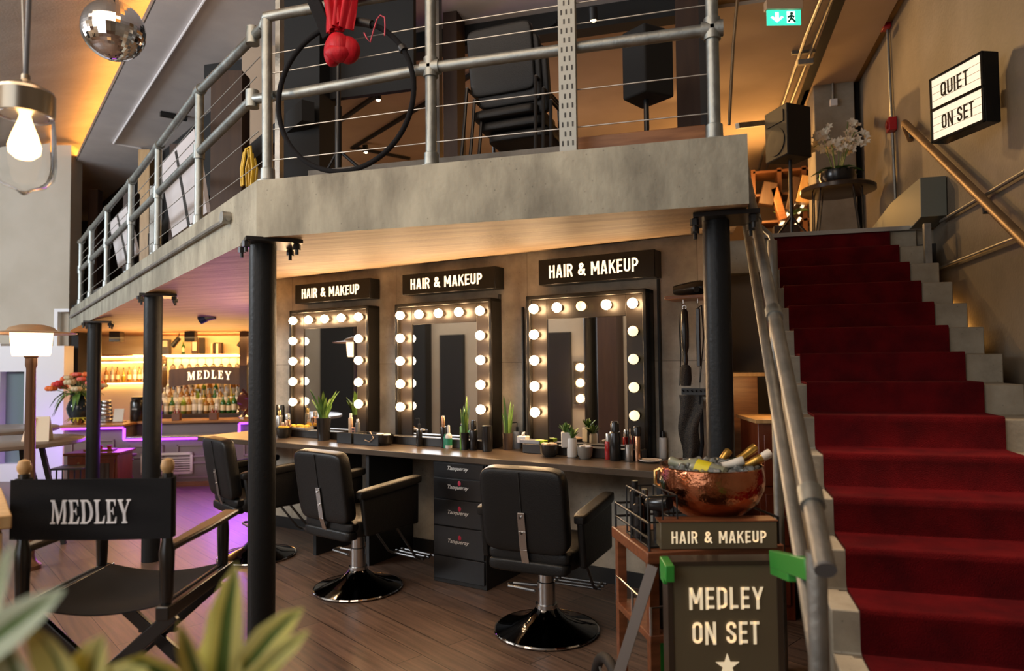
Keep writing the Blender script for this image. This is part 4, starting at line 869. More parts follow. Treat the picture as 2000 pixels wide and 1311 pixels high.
def stack_chair(label, loc, rz):
    t = thing('stacking_chair', label, 'chair', loc, rz, 'black chairs stacked upstairs'); m = Mx.Rotation(math.radians(10), 3, 'X')
    b = MB(); pad(b, (0,-.2,.80), .47, .06, .44, .22, m, 32, 18); b.out('backrest', m_leather, t); b = MB(); pad(b, (0,.04,.46), .47, .46, .07, .25); b.out('seat', m_leather, t)
    for sx in (-1, 1):
        MB().tube([(sx*.25,-.22,.64),(sx*.255,-.24,.45),(sx*.27,-.30,0)], .012, 8).out('leg', m_blacks, t); MB().tube([(sx*.25,-.22,.64),(sx*.255,.22,.62),(sx*.265,.27,0)], .012, 8).out('leg', m_blacks, t)
    return t
cp = PD(1012, 200, 3.95)
for i in range(3): stack_chair(['bottom chair of the black stack upstairs', 'middle chair of the black stack upstairs', 'top chair of the black stack, its back seen over the balcony rail'][i], V((cp.x+.03-.035*i, cp.y+.10-.03*i, ZT+.06*i)), -.12).scale = (.84,)*3
def speaker(label, px, pt, pb, d, wm, rz, pole=True, grp=None):
    a, b_ = PD(px, pt, d), PD(px, pb, d); h = a.z-b_.z; t = thing('loudspeaker', label, 'speaker', V((b_.x, b_.y, b_.z)), rz, grp); dd = wm*.85
    b = MB(); b.prism([(-wm/2,-dd/2,0),(wm/2,-dd/2,0),(wm*.36,dd/2,0),(-wm*.36,dd/2,0)], (0,0,h)); b.out('cabinet', m_blackm, t, bev=.012)
    MB().lathe([(wm*.36,0),(wm*.38,.006),(wm*.2,.012),(.01,.004)], (0,-dd/2-.002,h*.34), 24, (0,-1,0)).out('woofer_grille', m_blackm, t)
    MB().prism([(-wm*.36,-dd/2-.003,h*.68),(wm*.36,-dd/2-.003,h*.68),(wm*.36,-dd/2-.003,h*.9),(-wm*.36,-dd/2-.003,h*.9)],(0,-.006,0)).out('horn', m_blackm, t)
    s2 = thing('speaker_stand', label.replace('loudspeaker', 'stand holding the loudspeaker'), 'stand', V((b_.x, b_.y, ZT)), rz, None); H_ = b_.z-ZT
    MB().cyl((0,0,.02),(0,0,H_-.001),.017, n=14).out('pole', m_blacks, s2)
    for k in range(3):
        a_ = k*2.094+.4; MB().tube([(0,0,.38),(.3*math.cos(a_),.3*math.sin(a_),.012)],.011,8).out('leg', m_blacks, s2)
    return t
speaker('black loudspeaker behind the balcony rail near the dark jamb', 1262, 62, 195, 4.4, .27, 2.5)
speaker('black loudspeaker on the landing beside the orchid table', 1543, 213, 313, 6.2, .33, -1.05)
bx_ = MB(); q = PY(1225, 262, 3.5); bx_.prism([(q.x-.1,3.45,ZT),(q.x+.12,3.45,ZT),(q.x+.12,3.7,ZT),(q.x-.1,3.7,ZT)],(0,0,.19)); bx_.prism([(q.x-.06,3.5,ZT+.19),(q.x+.08,3.5,ZT+.19),(q.x+.08,3.65,ZT+.19),(q.x-.06,3.65,ZT+.19)],(0,0,.03)); tag(bx_.out('equipment_case', m_dustc, bev=.01), 'dull grey case lying behind the wooden upper sill', 'case')
tk = thing('track_light', 'black ceiling track with small spotlights in the upper room', 'track light', PZ(735, 185, 4.29))
for q in (((560,309),(801,140)), ((893,163),(1091,42)), ((687,290),(856,187)), ((688,288),(800,310)), ((1030,215),(1075,196))):
    a, b_ = [PZ(x, y, 4.285) for x, y in q]; MB(WORLD).bar(a, b_, .045, .03).out('track', m_black, tk)
for (x, y) in ((737,188), (713,292), (1158,30)):
    a = PZ(x, y, 4.22); sp = MB(WORLD).cyl(a+V((0,0,.06)), a+V((0,.02,-.03)), .035, n=14).out('spot_head', m_black, tk); MB(WORLD).ball(a+V((0,.02,-.032)), .022, (1,1,.5)).out('spot_lens', emis('spot_lens_glow', (1,.75,.45), 14), sp)
# pipe on the long balcony side, with end box
cj = thing('fascia_conduit', 'grey conduit with a round end box on the long balcony edge', 'conduit', PG(300, 520, .02))
MB(WORLD).tube([PG(136, 620, .02), PG(420, 442, .02), PG(446, 427, .02)], .012, 8).out('pipe', m_galvp, cj)
q = PG(449, 426, 0); MB(WORLD).cyl(q, q+WNRM*.045, .032, n=18).out('end_box', m_galvp, cj)
q = PZ(402, 621, 2.02); t = thing('ceiling_socket', 'small blue and grey socket hanging under the balcony near the bar', 'socket', q); MB().cyl((0,0,0),(-.06,-.02,-.03),.045, n=14).out('blue_cap', mat('blue_socket',(.03,.06,.22),.4), t); MB().cyl((0,0,0),(.09,.03,.02),.038, n=14).out('body', m_galvp, t); MB().tube([(.08,.02,.02),(.9,.1,.03)],.01,6).out('pipe', m_galvp, t)
# mirror ball, pendant lamp, ceiling conduit, short black track
q = PD(222, 60, 3.55); t = thing('mirror_ball', 'mirror ball hanging from the concrete ceiling near the cove light', 'mirror ball', q)
MB().ball((0,0,0), .151, nu=44, nv=30).out('ball', mat('mirror_tiles', (.8,.8,.82), .06, 1.0), t, sharp=.5); MB().cyl((0,0,.145),(0,0,.18),.022, n=14).out('cap', m_steel, t); MB().cyl((0,0,.17),(0,0,4.665-q.z),.004, n=6).out('chain', m_black, t)
d_ = 2.02; q = PD(48, 290, d_); t = thing('pendant_lamp', 'glowing pendant lamp in a clear glass jar with a metal cap', 'lamp', q); u_ = d_/FPX
MB().lathe([(.048*1,66*u_),(49*u_,62*u_),(52*u_,20*u_),(54*u_,-30*u_),(50*u_,-58*u_),(36*u_,-74*u_),(14*u_,-82*u_),(5*u_,-90*u_),(1*u_,-92*u_),(5*u_,-86*u_),(14*u_,-79*u_),(35*u_,-71*u_),(48*u_,-56*u_),(52*u_,-30*u_),(50*u_,20*u_),(47*u_,62*u_),(44*u_,65*u_)], n=40, cap=False).out('glass_jar', mat('thin_jar_glass', (1,1,1), .01, trans=1, ior=1.13), t)
MB().lathe([(49*u_,64*u_),(50*u_,70*u_),(50*u_,108*u_),(47*u_,114*u_),(14*u_,132*u_),(8*u_,136*u_),(7*u_,146*u_),(.001,147*u_)], n=40).out('cap', mat('nickel_cap', (.42,.36,.28), .28, 1.0), t, sharp=20)
MB().lathe([(9*u_,66*u_),(12*u_,54*u_),(22*u_,26*u_),(28*u_,4*u_),(26*u_,-10*u_),(15*u_,-20*u_),(.001,-24*u_)], n=28).out('bulb', emis('pendant_bulb_glow', (1,.60,.25), 12), t)
b = MB(); b.tube([(.0,0,145*u_),(.012,0,.6),(.02,0,1.2),(.03,0,4.665-q.z)], .0065, 8); b.out('cable', mat('grey_cable',(.10,.10,.11),.5), t); b = MB(); b.tube([(-.004,0,140*u_),(-.018,0,.45),(-.03,0,1.0),(-.05,0,4.665-q.z)], .0028, 6); b.out('cord', m_wire, t)
b = MB(); b.tube([PZ(x, y, 4.385) for x, y in ((430,-45),(400,0),(310,142),(222,280),(275,290))], .012, 8); tag(b.out('ceiling_conduit', m_plast), 'thin pale conduit running along the grey ceiling', 'conduit')
a, b_ = PZ(313, 222, 4.37), PZ(365, 232, 4.37); tag(MB().bar(a, b_, .06, .05).out('track_rail', m_black), 'short black track rail on the grey ceiling', 'track')
# ================================================================== the bar at the far end
m_grey = mat('bar_front_grey', (.20,.14,.13), .45); m_wtop = mat('bar_top_wood', (.42,.19,.06), .3, c2=(.33,.13,.04), scale=3, stretch=(1,8,8))
m_grille = mat('vent_grille_cream', (.68,.55,.45), .5)
xa, xb, xc, xd = PB(126,830,0)[0], PB(244,836,0)[0], PB(471,840,0)[0], PB(512,830,0)[0]
zl = PB(200,829,0)[1]; zm = PB(360,851,0)[1]; zr = PB(485,819,0)[1]
def bb(x0, x1, y0, y1, z0, z1): return MB(BF).box(x0, x1, y0, y1, z0, z1)
bar_ = thing('bar_counter', 'stepped bar counter with wooden tops and a violet glowing edge', 'bar', BO+BD*(-.3)+BN*.3, BA)
b = MB(BF); b.box(xa, xb, 0, .55, .05, zl-.03); b.box(xb, xc, 0, .34, .05, zm-.02); b.box(xb, xc, .34, .60, .05, zl-.035); b.box(xc, xd, 0, .55, .05, zr-.03); b.out('front', m_grey, bar_)
b = MB(BF); b.box(xa-.05, xb+.02, -.10, .62, zl-.03, zl); b.out('wood_top', m_wtop, bar_, bev=.004)
b = MB(BF); b.box(xb-.02, xc+.02, .28, .75, zl-.03, zl+.0); b.out('wood_top', m_wtop, bar_, bev=.004)
b = MB(BF); b.box(xc-.12, xd, -.10, .62, zr-.03, zr); b.out('wood_top', m_wtop, bar_, bev=.004)
b = MB(BF); b.box(xb, xc, -.05, .34, zm-.02, zm); b.out('speed_rail', m_steel, bar_, bev=.004)
b = MB(BF); b.box(xa, xd, -.02, 0, 0, .06); b.out('kick_board', m_wood, bar_)
for x0, x1, z0, z1 in ((xa+.08, xb-.12, .36, .60), (xa+.08, xb-.12, .10, .30), (xb+.05, xb+.46, .36, .52), (xb+.62, xb+1.1, .36, .52), (xb+.62, xb+1.1, .10, .30), (xc+.03, xd-.02, .36, .6), (xc+.03, xd-.02, .1, .3)):
    b = MB(BF)
    for q in ((x0, x1, z0, z0+.02), (x0, x1, z1-.02, z1), (x0, x0+.02, z0, z1), (x1-.02, x1, z0, z1)): b.box(q[0], q[1], -.014, 0, q[2], q[3])
    b.out('panel_moulding', mat('bar_moulding', (.25,.17,.16), .4), bar_)
gx0, gz1 = PB(296, 885, 0); gx1, gz0 = PB(377, 925, 0); gx0 -= .12
b = MB(BF)
for q in ((gx0, gx1, gz0, gz0+.03), (gx0, gx1, gz1-.03, gz1), (gx0, gx0+.03, gz0, gz1), (gx1-.03, gx1, gz0, gz1)): b.box(q[0], q[1], -.022, 0, q[2], q[3])
for i in range(6): z = gz0+.045+i*(gz1-gz0-.09)/6; b.box(gx0+.03, gx1-.03, -.018, -.004, z, z+.014)
b.out('vent_grille', m_grille, bar_)
b = MB(BF); b.box(xa, xb+.01, -.085, -.06, zl-.055, zl-.032); b.box(xb+.0, xb+.022, -.06, -.03, zm-.03, zl-.05); b.box(xb, xc, -.045, -.02, zm-.045, zm-.022); b.box(xc-.022, xc, -.06, -.03, zm-.03, zr-.05); b.box(xc, xd, -.085, -.06, zr-.055, zr-.032)
b.out('violet_led', m_violet, bar_)
area('bar_violet_glow', BO+BD*.1+BN*-.12+V((0,0,zm-.04)), BO+BD*.35+BN*-1.0+V((0,0,0)), 1.8, .05, 6, (.42,.06,1))
area('bar_violet_glow_side', BO+BD*(xa-.06)+BN*.1+V((0,0,zl-.08)), PD(85, 940, 9.1), .5, .05, 9, (.36,.08,1))
area('bar_violet_glow_floor', BO+BD*.9+BN*-.14+V((0,0,zr-.08)), BO+BD*1.3+BN*-1.6+V((0,0,0)), .8, .06, 17, (.46,.08,1))
# shelves on the back wall with strips of warm light
SY = 1.9
def zat(x, y, dy=SY-.25): return PB(x, y, dy)[1]
xs0, xs1 = PB(150, 690, 1.65)[0], PB(500, 690, 1.65)[0]; xm = PB(312, 690, 1.65)[0]; xl = PB(122, 700, 1.65)[0]
z1, z2, z3 = zat(330, 692), zat(220, 704), zat(230, 746)
SHELF = [('upper wooden shelf running along the bar wall', xs0, xs1, z1, .25), ('middle wooden bar shelf left of the glass rack'.replace('left of the glass rack', 'over the bottles behind the flowers'), xl, xm, z2, .22), ('lower wooden bar shelf behind the flower vase', xl, xm, z3, .22)]
for lab, x0, x1, z, dd in SHELF:
    t = thing('bar_shelf', lab, 'shelf', BO+BD*((x0+x1)/2)+BN*SY+V((0,0,z)), BA)
    MB(BF).box(x0, x1, SY-dd, SY-.003, z-.022, z).out('board', m_wtop, t, bev=.003)
    MB(BF).box(x0+.03, x1-.03, SY-.06, SY-.04, z-.034, z-.023).out('led_strip', m_barled, t)
MB(BF).box(xs0, xs0+.03, SY-.25, SY-.003, z1, 1.945).out('trim_bar_upright', m_dbrown, kind=S)
MB(BF).box(xm-.015, xm+.015, SY-.24, SY-.003, zl, z1-.022).out('trim_bar_divider', m_dbrown, kind=S)
m_tile = mat('pale_bar_tiles', (.75,.62,.42), .35)
MB(BF).box(xl, xm, SY-.012, SY-.001, zl-.1, z3-.03).out('trim_bar_tiles', m_tile, kind=S)
MB(BF).box(xl, BXR, SY-.6, SY-.002, 0, .52).out('back_bar_cabinet_structure', m_dbrown, kind=S).name = 'trim_back_bar'
area('back_bar_glow', BO+BD*.9+BN*1.6+V((0,0,z1-.06)), BO+BD*.9+BN*1.75+V((0,0,.6)), 1.4,   .08, 60, (1,.58,.18))
area('shelf_glow', BO+BD*-.5+BN*1.6+V((0,0,z1-.02)), BO+BD*-.5+BN*1.85+V((0,0,.9)), 1.5, .08, 55, (1,.60,.2))
area('top_shelf_glow', BO+BD*.4+BN*1.2+V((0,0,1.93)), BO+BD*.4+BN*1.9+V((0,0,1.7)), 2.4, .05, 30, (1,.60,.2))
# tiers for the bottles
tr_ = thing('bottle_tiers', 'dark stepped stand holding the rows of bottles under the bar sign', 'stand', BO+BD*.9+BN*1.5+V((0,0,.52)), BA)
tx0, tx1 = xm+.03, BXR-.02; tb = [PB(400, y, dy)[1] for y, dy in ((808, 1.36), (793, 1.50), (776, 1.64))]
for (y0, y1), z in zip(((1.30,1.43),(1.43,1.57),(1.57,1.70)), tb): MB(BF).box(tx0, tx1, y0, y1, .521, z).out('step', m_dbrown, tr_, bev=.003)
BCOL = [('amber', (.55,.25,.05), .1), ('clear', (.85,.80,.68), 0), ('green', (.05,.20,.04), .2), ('dark', (.04,.025,.015), .3), ('yellow', (.70,.50,.05), .2), ('lime', (.30,.45,.05), .1)]
def bottle_proto(key, c, R_, Hh, shp, capc, lab):
    gm = mat('bottle_'+key, c, .06, trans=.55 if key != 'dark' else 0, ior=1.45, spec=.6)
    t = thing('spirit_bottle', lab, 'bottle', (0,0,0), 0, 'bottles on the tiers behind the bar')
    pr = {0: [(R_*.9,0),(R_,.006),(R_,Hh*.58),(R_*.8,Hh*.66),(R_*.36,Hh*.76),(R_*.32,Hh*.93)], 1: [(R_*.9,0),(R_,.006),(R_,Hh*.68),(R_*.5,Hh*.75),(R_*.3,Hh*.8),(R_*.3,Hh*.93)], 2: [(R_*.7,0),(R_*1.1,Hh*.15),(R_*1.05,Hh*.4),(R_*.4,Hh*.62),(R_*.3,Hh*.75),(R_*.32,Hh*.92)]}[shp]
    MB().lathe(pr, n=16).out('glass', gm, t); MB().lathe([(R_*.36,Hh*.92),(R_*.36,Hh),(.001,Hh)], n=12).out('cap', mat('cap_'+capc[0], capc[1], .3, .3), t)
    MB().lathe([(R_*1.02,Hh*.16),(R_*1.02,Hh*.46)], n=16, cap=False).out('label', mat('label_'+capc[2], capc[3], .6), t); return t
P_ = [bottle_proto('amber', BCOL[0][1], .036, .28, 0, ('black',(.02,.02,.02),'cream',(.7,.6,.4)), 'amber spirit bottle with cream label among the bottle tiers'), bottle_proto('clear', BCOL[1][1], .034, .29, 1, ('silver',(.6,.6,.6),'white',(.75,.72,.65)), 'clear spirit bottle with white label among the bottle tiers'),
      bottle_proto('green', BCOL[2][1], .036, .27, 0, ('gold',(.6,.42,.12),'cream',(.7,.6,.4)), 'dark green bottle with gold cap among the bottle tiers'), bottle_proto('dark', BCOL[3][1], .034, .28, 0, ('red',(.35,.03,.02),'tan',(.55,.38,.2)), 'near-black bottle with red cap among the bottle tiers'),
      bottle_proto('yellow', BCOL[4][1], .034, .26, 2, ('black',(.02,.02,.02),'white',(.75,.72,.65)), 'round yellow liqueur bottle among the bottle tiers'), bottle_proto('lime', BCOL[5][1], .035, .27, 1, ('silver',(.6,.6,.6),'cream',(.7,.6,.4)), 'lime tinted bottle with silver cap among the bottle tiers')]
used = set(); rb = random.Random(5)
def put_bottle(i, x, y, z, sc_, label=None, group=None):
    l = BO+BD*x+BN*y+V((0,0,z)); rz = BA+rb.uniform(-.6,.6)
    if i not in used and label is None:
        used.add(i); P_[i].location = l; P_[i].rotation_euler = (0,0,rz); P_[i].scale = (sc_,)*3; return P_[i]
    return dup(P_[i], l, rz, label, group, (sc_,)*3)
for row, (yy, z, n, s0) in enumerate(((1.365, tb[0], 15, 1.0), (1.50, tb[1], 15, 1.04), (1.635, tb[2], 14, 1.02))):
    for k in range(n):
        x = tx0+.06+(tx1-tx0-.12)*(k+.5)/n; put_bottle(rb.choice((0,1,1,2,3,4,5,0,1)), x, yy, z+.001, s0*rb.uniform(.86,1.06)*min(1,(tx1-tx0)/n/.078))
SB = [(1,'round clear bottle on the lower bar shelf'),(0,'squat amber bottle on the lower bar shelf')]
xs_ = [PB(x, 740, 1.75)[0] for x in (152, 166, 206, 218, 228, 240, 251, 262, 271, 279)]
kinds = (1,1,0,1,0,4,0,1,0,1); words_ = {1: 'clear bottle standing on the lower shelf behind the flowers', 0: 'amber bottle standing on the lower shelf behind the flowers', 4: 'yellow bottle standing on the lower shelf behind the flowers'}
for x, k in zip(xs_, kinds): put_bottle(k, x, SY-.13, z3+.001, .78, words_[k], 'bottles on the lower bar shelf')
# things on the top shelf
def tsx(px): return PB(px, 680, 1.76)[0]
gb = put_bottle(2, tsx(357), SY-.12, z1+.001, .72, 'green bottle on the upper bar shelf', None); del gb['group']
def shelf_box(name, lab, cat, px, wpx, hpx, m, dep=.10, extra=None):
    u = 9.9/FPX; t = thing(name, lab, cat, BO+BD*tsx(px)+BN*(SY-.13)+V((0,0,z1+.001)), BA); w_, h_ = wpx*u, hpx*u
    MB().box(-w_/2, w_/2, -dep/2, dep/2, 0, h_).out('body', m, t, bev=.003)
    if extra: MB().box(-w_*.35, w_*.35, -dep/2-.003, -dep/2, h_*extra[0], h_*extra[1]).out('label', extra[2], t)
    return t
m_lab = mat('pale_label', (.6,.55,.45), .6)
shelf_box('gift_box', 'dark grey carton with a pale label on the upper bar shelf', 'box', 322, 19, 30, mat('carton_grey', (.05,.055,.07), .5), extra=(.5,.9,m_lab))
shelf_box('picture_frame', 'tall dark framed picture on the upper bar shelf beside the column', 'picture', 380, 12, 34, m_dbrown, .03, (.2,.8,m_lab))
shelf_box('picture_frame', 'dark picture board on the upper bar shelf, between column and spotlight'.replace('between column and spotlight','next to the angled spotlight'), 'picture', 326+8+60, 11, 33, m_blackm, .03)
t = thing('gorilla_decanter', 'dark ornate stoppered decanter at the end of the upper bar shelf', 'bottle', BO+BD*tsx(166)+BN*(SY-.13)+V((0,0,z1+.001)), BA)
MB().lathe([(.06,0),(.075,.02),(.08,.12),(.045,.19),(.03,.21),(.03,.24)], n=16).out('body', mat('dark_decanter', (.03,.035,.03), .2), t); MB().ball((0,0,.28), .045, (1,.8,1.1)).out('stopper', m_black, t); t.name = 'ornate_decanter'
for i, px in enumerate((415, 421, 426, 431)): shelf_box('book', ['thick tan book, first of four on the upper bar shelf','dark book beside the tan one on the upper bar shelf','cream book third in the short row on the upper shelf','brown book ending the short row on the upper shelf'][i], 'book', px, 4.6, 21+i % 2*2, (m_tanp, m_blackm, m_lab, m_dbrown)[i], .12)
def lcube(lab, px, py, wpx, hpx, dy):
    x, z = PB(px, py, dy); u = (8.6+dy)/FPX; w_, h_ = wpx*u, hpx*u; t = thing('ceiling_speaker', lab, 'speaker', BO+BD*x+BN*dy+V((0,0,z-h_/2)), BA); MB().box(-w_/2,w_/2,-w_/2,w_/2,0,h_).out('cabinet', m_blkp, t, bev=.006); MB().cyl((0,0,h_),(0,0,1.99-(z-h_/2)),.012,n=8).out('bracket', m_black, t)
lcube('black cube speaker under the balcony, beside the slimmest column', 228, 657, 20, 22, .9); lcube('black cube speaker under the balcony, over the row of books', 373, 658, 19, 20, .9)
def bspot(lab, px, py):
    x, z = PB(px, py, 1.2); t = thing('bar_spotlight', lab, 'spotlight', BO+BD*x+BN*1.2+V((0,0,z)), BA); MB().cyl((.05,0,.06),(-.04,-.02,-.07),.035,n=14).out('head', m_black, t); MB().cyl((.04,0,.05),(.05,0,1.97-z),.008,n=8).out('stem', m_black, t)
bspot('black angled spotlight over the upper bar shelf, beside the books', 343, 668); bspot('black angled spotlight over the upper bar shelf, by the thick column', 410+62, 668)
# glass rack and glasses
rz_ = zat(400, 700, 1.6); rk = thing('glass_rack', 'row of rails holding stemmed glasses over the bar sign', 'rack', BO+BD*.8+BN*1.6+V((0,0,rz_)), BA)
MB(BF).box(tx0, tx1, 1.46, 1.66, rz_, rz_+.012).out('rail', m_wtop, rk)
gp = thing('wine_glass', 'stemmed glass hanging upside down from the rack over the bar', 'glass', (0,0,0), 0, 'glasses hanging in the bar rack')
MB().lathe([(.034,0),(.034,-.004),(.004,-.008),(.004,-.075),(.03,-.1),(.038,-.135),(.032,-.17),(.030,-.17),(.035,-.135),(.026,-.1),(.001,-.082)], n=18).out('glass', mat('rack_glass', (1,.93,.8), .03, trans=.9), gp)
for k in range(11):
    l = BO+BD*(tx0+.08+k*(tx1-tx0-.16)/10)+BN*1.56+V((0,0,rz_-.001))
    if k == 0: gp.location = l
    else: dup(gp, l, 0)
# bar sign
sx0, sz1 = PB(330, 716, 1.42); sx1, sz0 = PB(492, 752, 1.42)
sg = thing('bar_sign', 'dark curved wooden sign with cream MEDLEY lettering over the bottle tiers', 'sign', BO+BD*((sx0+sx1)/2)+BN*1.42+V((0,0,sz0)), BA)
N_ = 24; arch = lambda f: .045*math.sin(math.pi*f)
poly = [(sx0+(sx1-sx0)*i/N_, sz0-.02+arch(i/N_)) for i in range(N_+1)]+[(sx0+(sx1-sx0)*i/N_, sz1-.05+arch(i/N_)) for i in range(N_, -1, -1)]
b = MB(BF); b.prism([(x, 1.42, z) for x, z in poly], (0, .03, 0)); b.out('board', m_dbrown, sg)
lx0 = PB(366, 730, 1.41)[0]; lx1 = PB(451, 730, 1.41)[0]; lz0 = PB(408, 741, 1.41)[1]; lz1 = PB(408, 725, 1.41)[1]
serif('MEDLEY', 'lettering', m_signl, lambda a, c, o: V((lx0+a, 1.418-o, lz0-.012+c+.022*math.sin(math.pi*a/(lx1-lx0)))), lx1-lx0, lz1-lz0, sg, .006, .28, BF)
# things on the bar top
def onbar(px, dy, z): x = PB(px, 820, dy)[0]; return BO+BD*x+BN*dy+V((0,0,z))
t = thing('airpot', 'black vacuum coffee pot standing on the wooden bar top', 'flask', onbar(268, .45, zl+.001), BA); MB().lathe([(.08,0),(.085,.01),(.085,.24),(.07,.27)], n=22).out('body', m_blkp, t); MB().lathe([(.072,.27),(.075,.31),(.04,.325),(.001,.325)], n=22).out('lid', m_blacks, t); MB().bar((0,-.08,.27),(0,-.12,.265),.03,.02).out('spout', m_blacks, t); MB().box(-.03,.03,-.087,-.083,.15,.165).out('badge', m_steel, t)
q = onbar(207, .3, zl+.001)
for i in range(6):
    t = thing('steel_canister', ['lowest','second','third','fourth','fifth','topmost'][i]+' steel tub in the stack beside the slimmest column', 'canister', q+V((0,0,.047*i)), BA, 'stacked steel tubs on the bar'); r_ = .085-.005*i; MB().lathe([(r_*.92,0),(r_,.008),(r_,.04),(r_*.94,.046),(.001,.046)], n=22).out('tub', m_steel, t)
t = thing('menu_holder', 'cream menu card standing on the bar between tubs and coffee pot', 'menu', onbar(231, .25, zl+.001), BA); MB().prism([(-.06,-.02,0),(.06,-.02,0),(.05,.05,.17),(-.07,.05,.17)],(0,.008,0)).out('card', m_lab, t); MB().box(-.07,.07,-.03,.07,0,.012).out('foot', m_wood, t)
for lab, px in (('small wooden condiment caddy of bottles left on the bar by the tall column'.replace(' left',''), 345), ('small wooden condiment caddy on the bar before the bottle tiers', 418)):
    t = thing('condiment_caddy', lab, 'caddy', onbar(px, .42, zl+.001), BA); MB().box(-.05,.05,-.04,.04,0,.09).out('box', mat('caddy_wood',(.16,.06,.025),.5), t, bev=.003); MB().tube([(-.045,0,.09),(-.045,0,.17),(.045,0,.17),(.045,0,.09)],.005,6).out('handle', m_wood, t)
    for x in (-.022,.022): MB().lathe([(.014,.088),(.014,.12),(.006,.13),(.006,.15),(.001,.15)],(x,0,0),10).out('bottle', mat('red_sauce',(.3,.04,.02),.2), t)
t = thing('beer_tap', 'brown and chrome beer font on the raised bar end', 'tap', onbar(476, .2, zr+.001), BA); MB().lathe([(.07,0),(.07,.02),(.03,.04),(.03,.08)], n=20).out('foot', m_chrome, t); b = MB(); b.grid(lambda u, v: (-.09*math.sin(3.14*v)*math.cos(3.14*u)-.02*v, .05*math.cos(3.14*u), .06+.30*v), 10, 12, .03); b.out('shell', mat('oxblood_gloss',(.10,.025,.02),.12), t); MB().tube([(-.02,-.04,.12),(-.05,-.09,.11),(-.05,-.1,.07)],.012,8).out('spout', m_chrome, t)
m_vase = mat('dark_vase', (.02,.028,.035), .12)
t = thing('flower_vase', 'dark round vase of red and orange flowers on the bar corner', 'vase', onbar(153, .22, zl+.001), BA)
MB().lathe([(.05,0),(.07,.01),(.12,.12),(.135,.19),(.11,.27),(.07,.32),(.065,.345),(.05,.345),(.05,.3)], n=28).out('vase', m_vase, t)
fl = [mat('flower_red',(.55,.03,.03),.6), mat('flower_orange',(.75,.16,.03),.6), mat('flower_coral',(.7,.14,.10),.6), mat('flower_cream',(.6,.5,.3),.6)]
rf = random.Random(3)
for i in range(26):
    a_ = 2.4*i; k = (i+.6)/26; R_ = .25*math.sqrt(k); e = V((R_*math.cos(a_)*1.25, R_*math.sin(a_)*.8, .62-.20*k+rf.uniform(-.03,.03))); b = MB(); b.tube([(0,0,.3), e*.5+V((0,0,.18)), e], .004, 6); st_ = b.out('stem', m_green, t)
    b = MB(); r_ = rf.uniform(.05,.07)
    for j in range(6): aj = j*1.05; b.ball(e+V((math.cos(aj)*r_*.5, math.sin(aj)*r_*.5, .01)), r_*.62, (1,1,.8), 8, 6)
    b.out('bloom', fl[i % 4 if i % 7 else 3], t)
for i in range(22):
    a_ = 2.4*i+.8; L_ = rf.uniform(.16,.30); d_ = V((math.cos(a_), math.sin(a_)*.8, 0)); b = MB(); q = V((0,0,.34))+d_*.04; b.blade([q+d_*L_*x+V((0,0,L_*(.9*x-.9*x*x*(1+.5*(i % 3))))) for x in (0,.25,.5,.75,1)], .055, (0,0,1), .003); b.out('leaf', m_green, t)
t = thing('lily_pot', 'yellow green lily leaves in a wire pot at the bar corner below the vase', 'plant', onbar(152, -.02, zl+.001), BA)
MB().lathe([(.03,0),(.045,.05),(.04,.06)], n=14).out('pot', m_wood, t)
for i in range(12): a_ = 2.4*i; d_ = V((math.cos(a_), math.sin(a_), 0)); b = MB(); b.blade([V((0,0,.05))+d_*.15*x+V((0,0,.15*x-.16*x*x)) for x in (0,.3,.6,1)], .035, (0,0,1)); b.out('leaf', mat('yellow_leaf',(.45,.42,.04),.5), t)
# small cabinet and iron chair before the bar
q = BO+BD*PB(196, 880, -.55)[0]+BN*-.55; q.z = 0
t = thing('side_cabinet', 'small red-brown wooden cabinet in front of the bar behind the slimmest column', 'cabinet', q, BA)
mw = mat('mahogany', (.17,.035,.012), .3, c2=(.12,.022,.008), scale=4, stretch=(6,6,1)); b = MB(); b.box(-.27,.27,-.18,.2,.06,.50); b.out('body', mw, t, bev=.004); MB().box(-.30,.30,-.21,.22,.50,.53).out('top', mw, t, bev=.006)
for x in (-.25,.25):
    for y in (-.16,.18): MB().box(x-.02,x+.02,y-.02,y+.02,0,.06).out('foot', mw, t)
dr_ = MB().box(-.02,.24,-.195,-.18,.09,.46).out('door', mw, t, bev=.003); MB().box(.03,.19,-.199,-.194,.14,.41).out('pane', mat('cabinet_pane',(.05,.03,.02),.1), dr_)
d2 = MB().box(-.24,-.04,-.195,-.18,.36,.47).out('drawer', mw, t, bev=.003); MB().ball((-.14,-.2,.415),.012).out('knob', m_brass, d2)
q2 = q+BD*.0+V((0,0,.531)); t = thing('candle_tray', 'low violet-lit tray of tea lights on the small cabinet', 'tray', q2, BA); MB().box(-.16,.16,-.06,.06,0,.02).out('tray', m_wood, t, bev=.003)
for i in range(3): MB().lathe([(.022,.02),(.026,.06),(.023,.06),(.02,.026)],(-.1+.1*i,0,0),14).out('glass', m_redp, t)
q3 = BO+BD*PB(255, 900, -.25)[0]+BN*-.25; q3.z = 0; t = thing('candle_stand', 'slender turned candle stand lit violet between cabinet and bar grille', 'stand', q3, BA)
MB().lathe([(.09,0),(.09,.02),(.02,.04),(.02,.12),(.035,.16),(.018,.2),(.018,.34),(.035,.38),(.02,.41),(.07,.43),(.07,.45),(.001,.45)], n=18).out('stand', mat('violet_wood',(.20,.10,.14),.4), t)
q4 = BO+BD*PB(128, 920, -1.15)[0]+BN*-1.15; q4.z = 0; t = thing('iron_rack', 'black iron slatted rack on the floor beside the small cabinet', 'rack', q4, BA)
for i in range(6): MB().cyl((-.15+.06*i,0,.0),(-.15+.06*i,0,.42),.008,n=8).out('rod', m_black, t)
for z in (.1,.41): MB().bar((-.17,0,z),(.17,0,z),.02,.02).out('rail', m_black, t)
